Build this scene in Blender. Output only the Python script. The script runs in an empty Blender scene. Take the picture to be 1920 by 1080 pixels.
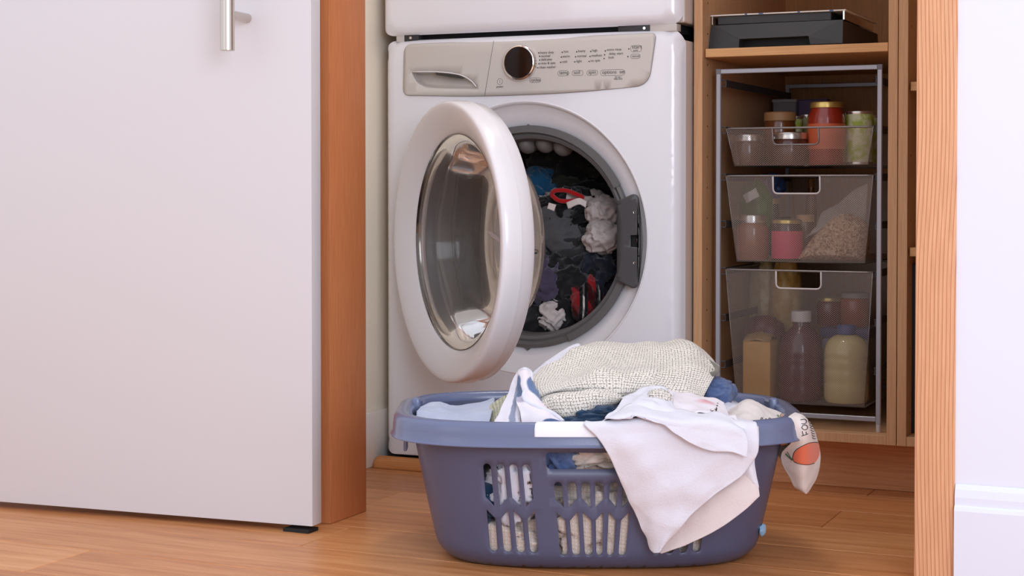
import bpy, bmesh, math, random
from mathutils import Vector, Matrix, noise
from mathutils.geometry import delaunay_2d_cdt
random.seed(7)
PI = math.pi
S = bpy.context.scene
COL = S.collection

# ------------------------------------------------------------------ camera
F = 3088.0; H = 0.62; YAW = math.radians(24.2); PITCH = math.radians(1.3)
CY = 350 + F*math.tan(PITCH)
cam = bpy.data.cameras.new('camera'); cam.sensor_width = 36; cam.lens = F/1920*36
cam.shift_y = -(540-CY)/1920; cam.clip_start = 0.05
camo = bpy.data.objects.new('camera', cam); COL.objects.link(camo)
camo.location = (0, 0, H); camo.rotation_euler = (PI/2-PITCH, 0, YAW)
S.camera = camo
# ------------------------------------------------------------------ world, lights, exposure
w = bpy.data.worlds.new('world'); S.world = w; w.use_nodes = True
w.node_tree.nodes['Background'].inputs[0].default_value = (0.87, 0.90, 1.0, 1)
w.node_tree.nodes['Background'].inputs[1].default_value = 0.80
def area(name, loc, target, sx, sy, power, color):
    l = bpy.data.lights.new(name, 'AREA'); l.shape = 'RECTANGLE'; l.size = sx; l.size_y = sy
    l.energy = power; l.color = color
    o = bpy.data.objects.new(name, l); COL.objects.link(o); o.location = loc
    o.rotation_euler = (Vector(target)-Vector(loc)).to_track_quat('-Z', 'Y').to_euler()
    return o
area('daylight_window', (1.5, -0.6, 1.5), (-0.9, 3.0, 0.5), 1.6, 1.7, 46, (0.78, 0.86, 1.0))
area('warm_fill_light', (-2.6, -1.6, 1.7), (-1.4, 3.0, 0.5), 1.8, 1.5, 3.5, (1.0, 0.88, 0.76))  # unseen warm fill light, added on the left
area('alcove_fill_light', (-1.15, 2.98, 2.46), (-1.25, 2.98, 0), .9, .25, 8, (1.0, .95, .88))  # unseen soft light, added so the cream alcove wall comes out brighter
S.view_settings.view_transform = 'Standard'; S.view_settings.look = 'None'
S.view_settings.gamma = 1; S.view_settings.use_curve_mapping = False
S.view_settings.exposure = 0.48

# ------------------------------------------------------------------ camera-ray helpers: pixel of the photo -> point of the place
RM = Matrix.Rotation(YAW, 3, 'Z') @ Matrix.Rotation(PI/2-PITCH, 3, 'X')
O = Vector((0, 0, H))
def ray(px, py): return RM @ Vector(((px-960)/F, -(py-CY)/F, -1.0))
def onY(px, py, Y): r = ray(px, py); return O + r*(Y/r.y)
def onX(px, py, X): r = ray(px, py); return O + r*(X/r.x)
def onZ(px, py, Z): r = ray(px, py); return O + r*((Z-H)/r.z)
def atd(px, py, d):
    r = ray(px, py); f = Vector((-math.sin(YAW), math.cos(YAW), 0)); return O + r*(d/r.dot(f))

# ------------------------------------------------------------------ colours and materials
def lin(c):
    return tuple(((v/255)/12.92 if v/255 <= .04045 else ((v/255+.055)/1.055)**2.4) for v in c) + (1,)
def mat(name, col, rough=.5, metal=0, spec=.5, **kw):
    m = bpy.data.materials.new(name); m.use_nodes = True
    b = m.node_tree.nodes['Principled BSDF']
    b.inputs['Base Color'].default_value = lin(col); b.inputs['Roughness'].default_value = rough
    b.inputs['Metallic'].default_value = metal; b.inputs['Specular IOR Level'].default_value = spec
    for k, v in kw.items(): b.inputs[k.replace('_', ' ')].default_value = v
    return m
def N(m, t, **kw):
    n = m.node_tree.nodes.new(t)
    for k, v in kw.items(): setattr(n, k, v)
    return n
def L(m, a, b): m.node_tree.links.new(a, b)
def bump(m, height, dist=.001, strength=1.0):
    n = N(m, 'ShaderNodeBump'); n.inputs['Distance'].default_value = dist; n.inputs['Strength'].default_value = strength
    L(m, height, n.inputs['Height']); L(m, n.outputs[0], m.node_tree.nodes['Principled BSDF'].inputs['Normal'])
def ramp(m, fac, stops):
    r = N(m, 'ShaderNodeValToRGB')
    while len(r.color_ramp.elements) < len(stops): r.color_ramp.elements.new(.5)
    for e, (p, c) in zip(r.color_ramp.elements, stops): e.position = p; e.color = lin(c)
    L(m, fac, r.inputs[0]); return r.outputs[0]
def mixc(m, fac, a, b, mode='MIX'):
    n = N(m, 'ShaderNodeMix', data_type='RGBA', blend_type=mode)
    if isinstance(fac, (int, float)): n.inputs[0].default_value = fac
    else: L(m, fac, n.inputs[0])
    for i, v in ((6, a), (7, b)):
        if isinstance(v, tuple): n.inputs[i].default_value = lin(v)
        else: L(m, v, n.inputs[i])
    return n.outputs[2]
def mapping(m, scale, kind='Object', rot=(0, 0, 0), rnd=False):
    tc = N(m, 'ShaderNodeTexCoord'); mp = N(m, 'ShaderNodeMapping')
    mp.inputs['Scale'].default_value = scale; mp.inputs['Rotation'].default_value = rot
    L(m, tc.outputs[kind], mp.inputs['Vector'])
    if rnd:
        oi = N(m, 'ShaderNodeObjectInfo'); mu = N(m, 'ShaderNodeMath', operation='MULTIPLY'); mu.inputs[1].default_value = 37.0
        L(m, oi.outputs['Random'], mu.inputs[0]); L(m, mu.outputs[0], mp.inputs['Location'])
    return mp.outputs[0]
def tex_noise(m, vec, scale, detail=3, rough=.5):
    n = N(m, 'ShaderNodeTexNoise'); n.inputs['Scale'].default_value = scale
    n.inputs['Detail'].default_value = detail; n.inputs['Roughness'].default_value = rough
    L(m, vec, n.inputs['Vector']); return n.outputs['Fac']
def BC(m): return m.node_tree.nodes['Principled BSDF'].inputs['Base Color']

def floor_mat():
    m = mat('oak_floor', (190, 130, 80), .38, spec=.4)
    v = mapping(m, (1.2, 16, 16), rnd=True)
    a = tex_noise(m, v, 3.0, 6, .6)
    v2 = mapping(m, (5, 160, 160), rnd=True); b = tex_noise(m, v2, 3.0, 4, .6)
    c = ramp(m, a, [(.3, (200, 132, 80)), (.5, (222, 156, 102)), (.7, (236, 174, 120))])
    d = ramp(m, b, [(.35, (226, 214, 202)), (.6, (255, 255, 255))])
    c = mixc(m, .55, c, d, 'MULTIPLY')
    oi = N(m, 'ShaderNodeObjectInfo')
    e = ramp(m, oi.outputs['Random'], [(0, (226, 212, 202)), (.5, (244, 238, 232)), (1, (255, 254, 250))])
    L(m, mixc(m, 1.0, c, e, 'MULTIPLY'), BC(m)); bump(m, b, .0002, .5); return m
def grain_mat(name, base, dark, dr, per, wander, wander_scale, rough=.5, lo=.6, along='Z'):
    """wood: thin parallel growth lines `per` metres apart that wander along the board"""
    m = mat(name, base, rough, spec=.3)
    v = mapping(m, (1, 1, 1))
    n = N(m, 'ShaderNodeTexWave', wave_type='BANDS', bands_direction=dr, wave_profile='SAW')
    n.inputs['Scale'].default_value = .314/per; n.inputs['Distortion'].default_value = wander
    n.inputs['Detail'].default_value = 0; n.inputs['Detail Scale'].default_value = wander_scale*per/.314
    L(m, v, n.inputs['Vector'])
    c = ramp(m, n.outputs['Fac'], [(.0, base), (lo, base), (.93, dark), (1.0, base)])
    sc = {'Z': (160, 160, 5), 'X': (5, 160, 160), 'Y': (160, 5, 160)}[along]
    v2 = mapping(m, sc); k = tex_noise(m, v2, 3, 3)
    d = ramp(m, k, [(.35, (232, 224, 216)), (.65, (255, 255, 255))])
    L(m, mixc(m, .7, c, d, 'MULTIPLY'), BC(m)); return m
def fabric_mat(name, col, scale=900, dist=.0006, rough=.95, mottled=.0, col2=None, sheen=.3):
    m = mat(name, col, rough, spec=.1); m.node_tree.nodes['Principled BSDF'].inputs['Sheen Weight'].default_value = sheen
    v = mapping(m, (1, 1, 1)); n = tex_noise(m, v, scale*.35, 5, .75); dist *= 2.2
    if col2:
        n2 = tex_noise(m, v, 22, 4, .6); L(m, ramp(m, n2, [(.35, col), (.65, col2)]), BC(m))
    bump(m, n, dist, .8); return m
def uv_math(m, comp, mult, op2=None, val=None):
    pass

M = {}
M['floor'] = floor_mat()
M['jamb_flat'] = grain_mat('flat_sawn_fir', (234, 182, 142), (202, 130, 90), 'X', .0060, 15, 2.4, .55)
M['jamb_edge'] = grain_mat('edge_grain_fir', (214, 138, 88), (196, 116, 70), 'DIAGONAL', .0021, 2.5, 3, .5, .4)
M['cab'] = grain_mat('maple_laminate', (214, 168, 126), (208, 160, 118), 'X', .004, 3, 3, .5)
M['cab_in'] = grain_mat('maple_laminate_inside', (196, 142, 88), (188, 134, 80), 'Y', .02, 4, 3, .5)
M['shelf'] = grain_mat('shelf_laminate', (222, 172, 118), (216, 164, 110), 'Z', .004, 2, 2, .5, along='X')
M['toe'] = grain_mat('toe_kick_fir', (232, 168, 120), (222, 156, 106), 'Z', .016, 9, 2.5, .55, along='X')
M['strip'] = grain_mat('quarter_round_oak', (222, 152, 92), (204, 134, 76), 'Z', .004, 3, 3, .4, along='X')
M['wall'] = mat('white_wall_paint', (234, 238, 250), .7, spec=.2)
M['wall_in'] = mat('cream_wall_paint', (252, 240, 220), .7, spec=.2)
M['door'] = mat('white_door_paint', (223, 221, 224), .45, spec=.35)
M['enamel'] = mat('white_enamel', (238, 238, 243), .2, spec=.5, Coat_Weight=.4, Coat_Roughness=.05)
M['plastic_w'] = mat('white_plastic', (240, 238, 241), .2, spec=.5, Coat_Weight=.3, Coat_Roughness=.08)
M['panel'] = mat('silver_grey_panel', (205, 199, 192), .35, .0, .45)
M['panel_dark'] = mat('panel_seam', (128, 122, 116), .5)
M['ink'] = mat('grey_print', (104, 98, 94), .6)
M['chrome'] = mat('chrome', (235, 232, 230), .08, 1)
M['black_gloss'] = mat('black_display', (26, 16, 12), .12)
M['gasket'] = mat('grey_rubber', (104, 102, 101), .55)
M['drum'] = mat('drum_steel', (70, 68, 66), .35, 1)
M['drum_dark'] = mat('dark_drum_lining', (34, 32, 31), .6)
M['latch'] = mat('charcoal_plastic', (84, 84, 86), .45)
M['steel'] = mat('brushed_steel', (205, 196, 186), .28, 1)
M['frame'] = mat('silver_powder_coat', (168, 168, 176), .4, .35)
M['frame_b'] = mat('dark_rail', (74, 72, 74), .45, .4)
M['mesh'] = mat('silver_mesh', (166, 154, 146), .38, .55)
M['mesh_rim'] = mat('silver_mesh_rim', (138, 132, 130), .35, .5)
M['mesh_handle'] = mat('pale_grey_coat', (214, 206, 206), .45, .0)
M['black_p'] = mat('black_plastic', (52, 52, 54), .5)
M['black_d'] = mat('deep_black_plastic', (16, 15, 15), .6)
M['white_card'] = mat('white_card', (226, 222, 216), .5)
M['blue_ink'] = mat('blue_print', (30, 96, 160), .5)
M['leather'] = mat('navy_leather', (44, 46, 56), .5)
M['thread'] = mat('white_thread', (220, 220, 225), .7)
M['dark'] = mat('black_rubber', (22, 22, 24), .7)
M['pan'] = mat('slate_tray', (90, 100, 110), .5)
M['glass'] = mat('clear_glass', (240, 238, 234), .02, 0, .5, Transmission_Weight=1.0, IOR=1.3)
M['smoke_glass'] = mat('door_glass', (226, 220, 214), .02, 0, .5, Transmission_Weight=.9, IOR=1.18)
def basket_mat(name, col, rough):
    m = mat(name, col, rough, spec=.45, Coat_Weight=.15, Coat_Roughness=.2); v = mapping(m, (1, 1, 1))
    bump(m, tex_noise(m, v, 700, 2), .00015, .6); return m
M['tub'] = basket_mat('slate_blue_plastic', (84, 88, 115), .38)
M['tub_rim'] = basket_mat('slate_blue_rim', (108, 117, 148), .16)
M['grip'] = mat('white_grip', (240, 240, 246), .35)

# ------------------------------------------------------------------ mesh helpers
def put(name, bm, material, parent=None, smooth=False, angle=None, mats=None):
    me = bpy.data.meshes.new(name); bm.normal_update(); bm.to_mesh(me); bm.free()
    for mm in (mats or [material]): me.materials.append(mm)
    if smooth:
        me.shade_smooth() if hasattr(me, 'shade_smooth') else [setattr(p, 'use_smooth', True) for p in me.polygons]
        if angle is not None and hasattr(me, 'set_sharp_from_angle'): me.set_sharp_from_angle(angle=math.radians(angle))
    o = bpy.data.objects.new(name, me); COL.objects.link(o)
    if parent is not None:
        o.parent = parent
        if parent.type == 'EMPTY' or True:
            o.matrix_parent_inverse = world_of(parent).inverted()
    return o
def world_of(o):
    m = Matrix.LocRotScale(o.location, o.rotation_euler, o.scale)
    if o.parent: m = world_of(o.parent) @ o.matrix_parent_inverse @ m
    return m
def tag(o, label=None, cat=None, group=None, kind=None):
    if label: o['label'] = label
    if cat: o['category'] = cat
    if group: o['group'] = group
    if kind: o['kind'] = kind
    return o
def thing(name, loc, label, cat, group=None):
    o = bpy.data.objects.new(name, None); COL.objects.link(o); o.location = loc; o.empty_display_size = .05
    return tag(o, label, cat, group)
def box(bm, a, b, bevel=0, seg=2):
    x0, y0, z0 = a; x1, y1, z1 = b
    vs = [bm.verts.new(p) for p in ((x0,y0,z0),(x1,y0,z0),(x1,y1,z0),(x0,y1,z0),(x0,y0,z1),(x1,y0,z1),(x1,y1,z1),(x0,y1,z1))]
    fs = [bm.faces.new([vs[i] for i in f]) for f in ((0,3,2,1),(4,5,6,7),(0,1,5,4),(1,2,6,5),(2,3,7,6),(3,0,4,7))]
    if bevel:
        es = {e for f in fs for e in f.edges}
        bmesh.ops.bevel(bm, geom=list(es), offset=bevel, segments=seg, affect='EDGES', profile=.5)
    return bm
def bx(name, a, b, material, parent=None, bevel=0, seg=2):
    bm = bmesh.new(); a2 = [min(p, q) for p, q in zip(a, b)]; b2 = [max(p, q) for p, q in zip(a, b)]
    box(bm, a2, b2, bevel, seg); return put(name, bm, material, parent, smooth=bevel > 0, angle=35)
def tube(bm, pts, r, n=8, closed=False, cap=True):
    pts = [Vector(p) for p in pts]; rings = []; k = len(pts)
    rr = r if isinstance(r, (list, tuple)) else [r]*k
    up = Vector((0.013, 0.021, 1)).normalized(); prev = None
    for i, p in enumerate(pts):
        if closed: t = pts[(i+1) % k]-pts[i-1]
        else: t = pts[min(i+1, k-1)]-pts[max(i-1, 0)]
        t.normalize()
        if prev is None:
            a = t.cross(up if abs(t.dot(up)) < .95 else Vector((1, 0, 0))).normalized()
        else:
            a = (prev - t*prev.dot(t)).normalized()
        prev = a; b = t.cross(a)
        rings.append([bm.verts.new(p+(a*math.cos(2*PI*j/n)+b*math.sin(2*PI*j/n))*rr[i]) for j in range(n)])
    for i in range(k if closed else k-1):
        r0, r1 = rings[i], rings[(i+1) % k]
        for j in range(n): bm.faces.new((r0[j], r0[(j+1) % n], r1[(j+1) % n], r1[j]))
    if cap and not closed:
        bm.faces.new(rings[0][::-1]); bm.faces.new(rings[-1])
    return bm
def lathe(bm, prof, n=48, origin=(0, 0, 0), axis='Z', a0=0, a1=2*PI, closed_prof=False, M3=None):
    """prof: list of (r, h). axis 'Z' up; axis 'Y' h runs to +Y. M3 overrides as a 4x4 applied to Z-lathe coordinates."""
    full = abs(a1-a0-2*PI) < 1e-6; steps = n if full else n+1; rings = []
    for i in range(steps):
        a = a0+(a1-a0)*i/n; ring = []
        for r, h in prof:
            if axis == 'Z': p = Vector((r*math.cos(a), r*math.sin(a), h))
            else: p = Vector((r*math.cos(a), h, r*math.sin(a)))
            p = M3 @ p if M3 is not None else p+Vector(origin)
            ring.append(p)
        rings.append(ring)
    m = len(prof); vs = [[None]*m for _ in range(steps)]
    for j in range(m):
        if prof[j][0] < 1e-7:
            v = bm.verts.new(rings[0][j])
            for i in range(steps): vs[i][j] = v
        else:
            for i in range(steps): vs[i][j] = bm.verts.new(rings[i][j])
    for i in range(n):
        a, b = vs[i], vs[(i+1) % steps]
        for j in range(m if closed_prof else m-1):
            k = (j+1) % m; q = []
            for v in (a[j], a[k], b[k], b[j]):
                if v not in q: q.append(v)
            if len(q) >= 3: bm.faces.new(q)
    bmesh.ops.recalc_face_normals(bm, faces=bm.faces)
    return bm
def lat(name, prof, material, parent=None, **kw):
    bm = bmesh.new(); lathe(bm, prof, **kw); return put(name, bm, material, parent, smooth=True, angle=40)
def rrect(x0, z0, x1, z1, r, seg=6):
    pts = []
    for cx, cz, a in ((x1-r, z1-r, 0), (x0+r, z1-r, PI/2), (x0+r, z0+r, PI), (x1-r, z0+r, 3*PI/2)):
        for i in range(seg+1):
            t = a+PI/2*i/seg; pts.append((cx+r*math.cos(t), cz+r*math.sin(t)))
    return pts
def inside(p, poly):
    x, y = p; c = False; j = len(poly)-1
    for i in range(len(poly)):
        xi, yi = poly[i]; xj, yj = poly[j]
        if (yi > y) != (yj > y) and x < (xj-xi)*(y-yi)/(yj-yi)+xi: c = not c
        j = i
    return c
def plate(bm, outline, holes, step, fmap, extra=()):
    """2D outline with holes, filled with points every `step`, each vertex mapped to 3D by fmap(x, z)."""
    V = []; E = []
    for lp in [outline]+list(holes):
        s = len(V); V += [Vector(p) for p in lp]; E += [(s+i, s+(i+1) % len(lp)) for i in range(len(lp))]
    xs = [p[0] for p in outline]; zs = [p[1] for p in outline]
    if step:
        sx, sz = step if isinstance(step, tuple) else (step, step)
        x = min(xs)+sx/2
        while x < max(xs):
            z = min(zs)+sz/2
            while z < max(zs):
                if inside((x, z), outline) and not any(inside((x, z), h) for h in holes): V.append(Vector((x, z)))
                z += sz
            x += sx
    V += [Vector(p) for p in extra]
    vo, eo, fo, *_ = delaunay_2d_cdt(V, E, [], 0, 1e-6)
    bv = [bm.verts.new(fmap(v.x, v.y)) for v in vo]
    for f in fo:
        c = (sum(vo[i].x for i in f)/len(f), sum(vo[i].y for i in f)/len(f))
        if inside(c, outline) and not any(inside(c, h) for h in holes):
            bm.faces.new([bv[i] for i in f])
    bmesh.ops.delete(bm, geom=[v for v in bm.verts if not v.link_faces], context='VERTS')
    return bm
def solid(o, t, off=1):
    md = o.modifiers.new('thick', 'SOLIDIFY'); md.thickness = t; md.offset = off; return o
def cr(p0, p1, p2, p3, t):
    return .5*((2*p1)+(p2-p0)*t+(2*p0-5*p1+4*p2-p3)*t*t+(3*p1-p0-3*p2+p3)*t**3)
def spline(pts, n):
    pts = [Vector(p) for p in pts]; k = len(pts)-1; out = []
    for i in range(n+1):
        u = i/n*k; j = min(int(u), k-1); t = u-j
        g = lambda q: pts[q] if 0 <= q <= k else (pts[0]*2-pts[1] if q < 0 else pts[k]*2-pts[k-1])
        out.append(cr(g(j-1), g(j), g(j+1), g(j+2), t))
    return out
def sheet(name, rows, material, parent=None, nu=60, nv=40, wr=.003, ws=18, thick=.0016, seed=0, edge=0.0, fine=.0, world=False, keep=None, stretch=(1, 1)):
    """a cloth from a net of control points (px, py, depth) read off the photo, with wrinkles and thickness"""
    R = [[Vector(p) if world else atd(*p) for p in r] for r in rows]
    R2 = [spline(r, nu) for r in R]
    cols = [spline([R2[i][j] for i in range(len(R2))], nv) for j in range(nu+1)]
    P = [[cols[j][i].copy() for j in range(nu+1)] for i in range(nv+1)]
    so = Vector((seed*7.3, seed*3.1, seed*1.7)); Q = [[None]*(nu+1) for _ in range(nv+1)]
    for i in range(nv+1):
        for j in range(nu+1):
            a = P[min(i+1, nv)][j]-P[max(i-1, 0)][j]; b = P[i][min(j+1, nu)]-P[i][max(j-1, 0)]
            nrm = a.cross(b); nrm = nrm.normalized() if nrm.length > 1e-9 else Vector((0, -1, 0))
            p = P[i][j]; q = p*ws+so
            q2 = Vector((q.x*stretch[0], q.y*stretch[0], q.z*stretch[1]))
            d = (1-abs(noise.noise(q2))*2.6)*wr*.6 + noise.noise(q2*2.3)*wr*.7 + noise.noise(p*150+so)*fine
            e = min(j, nu-j, i, nv-i)
            if edge and e < 5: d += edge*2.2*noise.noise(p*45+so)*(5-e)/5
            Q[i][j] = p+nrm*d
    bm = bmesh.new(); uv = bm.loops.layers.uv.new('UVMap')
    vv = [[bm.verts.new(Q[i][j]) for j in range(nu+1)] for i in range(nv+1)]
    us = [0]; 
    for j in range(nu): us.append(us[-1]+(P[nv//2][j+1]-P[nv//2][j]).length)
    ts = [0]
    for i in range(nv): ts.append(ts[-1]+(P[i+1][nu//2]-P[i][nu//2]).length)
    for i in range(nv):
        for j in range(nu):
            f = bm.faces.new((vv[i][j], vv[i+1][j], vv[i+1][j+1], vv[i][j+1]))
            for l, (a, b) in zip(f.loops, ((i, j), (i+1, j), (i+1, j+1), (i, j+1))): l[uv].uv = (us[b], ts[a])
    o = put(name, bm, material, parent, smooth=True); solid(o, thick, 0); return o
def crumple(name, c, rad, material, parent=None, amp=.25, fr=1.6, seed=0, sub=5, rot=0, zmin=None, limit=None, sub_fine=.05):
    """a bundled cloth: closed body with sharp folds"""
    bm = bmesh.new(); bmesh.ops.create_icosphere(bm, subdivisions=sub, radius=1)
    so = Vector((seed*5.7, seed*2.3, seed*9.1)); R3 = Matrix.Rotation(rot, 3, 'Z'); uv = bm.loops.layers.uv.new('UVMap')
    for v in bm.verts:
        n = v.co.normalized(); q = n*fr+so
        wv = Vector((noise.noise(q), noise.noise(q+Vector((9, 0, 0))), noise.noise(q+Vector((0, 9, 0)))))
        q = q+wv*.9
        d = 1-2*abs(noise.noise(q)); d2 = 1-2*abs(noise.noise(q*2.1+so)); d3 = 1-2*abs(noise.noise(q*4.5))
        r = 1+amp*(d-.5)+amp*.5*(d2-.5)+amp*sub_fine*4*(d3-.5)
        p = n*r; p = Vector((p.x*rad[0], p.y*rad[1], p.z*rad[2])); p = R3 @ p + Vector(c)
        if limit: p = limit(p)
        if zmin is not None and p.z < zmin: p.z = zmin
        v.co = p
    for f in bm.faces:
        for l in f.loops: l[uv].uv = (l.vert.co.x+l.vert.co.y*.5, l.vert.co.z+l.vert.co.y*.5)
    return put(name, bm, material, parent, smooth=True)
def text_mesh(name, s, size, mtx, material, parent, extr=.0002):
    cu = bpy.data.curves.new('t', 'FONT'); cu.body = s; cu.size = size; cu.extrude = extr; cu.align_x = 'LEFT'; cu.resolution_u = 3
    to = bpy.data.objects.new('t', cu); COL.objects.link(to)
    dg = bpy.context.evaluated_depsgraph_get(); dg.update()
    me = bpy.data.meshes.new_from_object(to.evaluated_get(dg)); bpy.data.objects.remove(to)
    me.transform(mtx); me.materials.clear(); me.materials.append(material)
    o = bpy.data.objects.new(name, me); COL.objects.link(o); o.parent = parent; o.matrix_parent_inverse = world_of(parent).inverted()
    return o
def structure(o): o['kind'] = 'structure'; return o

# ================================================================== THE SETTING
bm = bmesh.new(); box(bm, (-3.6, -2.6, -.06), (2.4, 4.1, -.0125))
floor = structure(put('floor', bm, mat('subfloor', (120, 80, 48), .8)))
edges = [3.472 - .173*k + .0 for k in range(0, 10)]
joints = {2: [-.711], 3: [-1.573], 5: [-1.493], 6: [-.62], 7: [-1.9, -.1], 1: [-1.35], 4: [-.2, -1.95]}
rows_y = [3.645, 3.472, 3.298, 3.125, 2.955, 2.778, 2.610, 2.430, 2.257, 2.084, 1.911, 1.738]
jt = {2: [-1.95, -1.1, .1], 3: [-2.3, -.711, .9], 4: [-1.573, .05], 5: [-2.1, -.35], 6: [-1.493, -.1], 7: [-2.6, -.9], 8: [-1.8, -.35], 9: [-1.2, .3], 10: [-2, -.5]}
for i in range(len(rows_y)-1):
    y1, y0 = rows_y[i], rows_y[i+1]; cuts = [-3.5]+jt.get(i, [-1.2])+[1.6]
    if i < 2: cuts = [-1.77, -.7, .3]
    for a, b in zip(cuts[:-1], cuts[1:]):
        bm = bmesh.new(); g = .0005; dz = random.uniform(-.0003, .0)
        box(bm, (a+g, y0+g, -.012), (b-g, y1-g, dz), .0012, 1); put('floor_plank', bm, M['floor'], floor)
# near floor beyond the planks that can be told apart
structure(bx('threshold_floor', (-3.5, -2.5, -.0125), (1.6, 1.737, -.0004), M['floor'])).name = 'trim_4'

XJL, XJR, YF, YB = -1.538, -.480, 2.61, 2.745
wf = structure(bx('wall_front', (-3.5, 2.625, 0), (XJL-.065, YB-.004, 2.5), M['wall']))
bm = bmesh.new(); box(bm, (-.418, 2.613, 0), (2.4, YB-.002, 2.5)); structure(put('wall_right', bm, M['wall']))
structure(bx('wall_top', (XJL-.065, 2.615, 2.08), (XJR+.062, YB-.002, 2.5), M['wall']))
structure(bx('ceiling', (-1.9, 2.745, 2.5), (.5, 4.1, 2.55), M['wall']))
structure(bx('wall_back', (-1.9, 4.0, 0), (.4, 4.08, 2.5), M['wall_in']))
structure(bx('wall_left', (-1.88, YB, 0), (-1.780, 4.0, 2.5), M['wall_in']))
structure(bx('wall_side', (.30, YB, 0), (.38, 4.0, 2.5), M['wall_in']))
bm = bmesh.new(); box(bm, (-1.7795, YB+.001, .0), (-1.768, 3.99, .1215), .003, 2)
structure(put('baseboard_left', bm, mat('white_trim_paint', (240, 232, 222), .5), None, True, 40))
# moulded skirting on the bright wall
prof = [(0, .0), (-.014, .0), (-.014, .118), (-.012, .1235), (-.0085, .126), (-.0085, .138), (-.006, .150), (-.002, .156), (0, .158)]
bm = bmesh.new(); r0 = [bm.verts.new((-.417, 2.6125+a, z)) for a, z in prof]; r1 = [bm.verts.new((2.3, 2.6125+a, z)) for a, z in prof]
for i in range(len(prof)-1): bm.faces.new((r0[i], r0[i+1], r1[i+1], r1[i]))
bm.faces.new(r0[::-1]); bm.faces.new(r1)
structure(put('baseboard_right', bm, mat('white_skirting', (232, 236, 250), .45)))
# jambs: solid fir posts lining the opening
bm = bmesh.new(); box(bm, (XJL-.064, YF, .0), (XJL, YB, 2.08), .0025, 2); structure(put('trim_1', bm, M['jamb_edge'], None, True, 30))
bm = bmesh.new(); box(bm, (XJR, YF-.002, .0), (XJR+.062, YB, 2.08), .003, 3)
structure(put('trim_2', bm, M['jamb_flat'], None, True, 30))
structure(bx('trim_3', (XJL+.0005, YF, 2.02), (XJR-.0005, YB, 2.079), M['jamb_edge'], bevel=.002))

# the white slab door with its pull bar, standing a little ajar in front of the jamb
door = bpy.data.objects.new('door_1', None); COL.objects.link(door); door.location = (-1.528, 2.529, .012)
door['kind'] = 'structure'; door['label'] = 'white flat slab door with steel bar handle'
DA = math.radians(4.0)
def dl(x, y, z): return Matrix.Translation((-1.528, 2.529, .012)) @ Matrix.Rotation(DA, 4, 'Z') @ Vector((x, y, z))
bm = bmesh.new(); box(bm, (-.95, 0, 0), (0, .036, 2.04), .0012, 2)
bmesh.ops.transform(bm, matrix=Matrix.Translation((-1.528, 2.529, .012)) @ Matrix.Rotation(DA, 4, 'Z'), verts=bm.verts)
put('door_slab', bm, M['door'], door, True, 30)
hp = onY(463, 34, 2.518)
hx = -((Vector((-1.528, 2.529))-Vector((hp.x, hp.y))).length); hz = hp.z-.012
hd = bmesh.new(); barx = hx
tube(hd, [dl(barx, -.072, hz-.064), dl(barx, -.072, hz-.0635), dl(barx, -.072, hz+.56)], [.0123, .0128, .0128], 32)
hb = put('handle', hd, M['steel'], door, True, 40)
for k in (0, .44):
    b = bmesh.new(); tube(b, [dl(barx, -.065, hz+k), dl(barx, .001, hz+k)], .0085, 24); put('standoff', b, M['steel'], hb, True, 40)
g = bx('door_shadow_strip', (-1.585, 2.522, .0), (-1.532, 2.556, .006), M['dark']); tag(g, 'thin dark strip for the shadow under the white door corner', 'shadow strip')  # shadow under the door corner, put in as a dark block

# quarter-round strip and tray in front of the washer
bm = bmesh.new(); rr = .024
pr = [(0, 0)]+[(-rr*math.cos(a), rr*math.sin(a)) for a in [PI/2*i/6 for i in range(7)]]
xs = [(-1.7665, .82), (-1.763, .95), (-1.757, 1), (-1.09, 1)]
rg = [[bm.verts.new((x, 3.200+a*s, .0005+z*s)) for a, z in pr] for x, s in xs]
for a, b in zip(rg[:-1], rg[1:]):
    for i in range(len(pr)): bm.faces.new((a[i], a[(i+1) % len(pr)], b[(i+1) % len(pr)], b[i]))
bm.faces.new(rg[0]); bm.faces.new(rg[-1][::-1]); bmesh.ops.recalc_face_normals(bm, faces=bm.faces)
structure(put('trim_5', bm, M['strip'], None, True, 40))
tr = bx('drip_tray', (-1.7675, 3.202, .0005), (-1.078, 3.86, .014), M['pan'], bevel=.002)
tag(tr, 'slate grey tray edge under the washing machine', 'tray')

# ================================================================== WASHER
WX0, WX1, WZ0, WZ1 = -1.752, -1.062, .030, .942
CX, CZ = (WX0+WX1)/2, .512; HW = (WX1-WX0)/2; YW = 3.188; RO = .2895
washer = thing('washing_machine', (CX, 3.5, .014), 'white front-loading washing machine with its round door open and clothes inside', 'washing machine')
def wy(x, z, top=WZ1, bot=WZ0):
    t = (x-CX)/HW; y = YW+.016*t*t
    r = .030; e = HW-abs(x-CX)
    if e < r: y += r-math.sqrt(max(0, r*r-(r-e)**2))
    r2 = .022; e = top-z
    if e < r2: y += r2-math.sqrt(max(0, r2*r2-(r2-e)**2))
    return y
def face(px, py): 
    p = onY(px, py, YW+.003)
    for _ in range(4): p = onY(px, py, wy(p.x, .8))
    return p
def ps(px, py): p = face(px, py); return (p.x, p.z)
def roundpoly(pts, r, seg=5):
    out = []; n = len(pts)
    for i in range(n):
        p = Vector(pts[i]); a = (Vector(pts[i-1])-p); b = (Vector(pts[(i+1) % n])-p)
        rr = min(r[i] if isinstance(r, (list, tuple)) else r, a.length*.45, b.length*.45); a.normalize(); b.normalize()
        for k in range(seg+1):
            t = k/seg; q = (p+a*rr)*(1-t)**2+p*2*t*(1-t)+(p+b*rr)*t*t; out.append((q.x, q.y))
    return out
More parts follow.
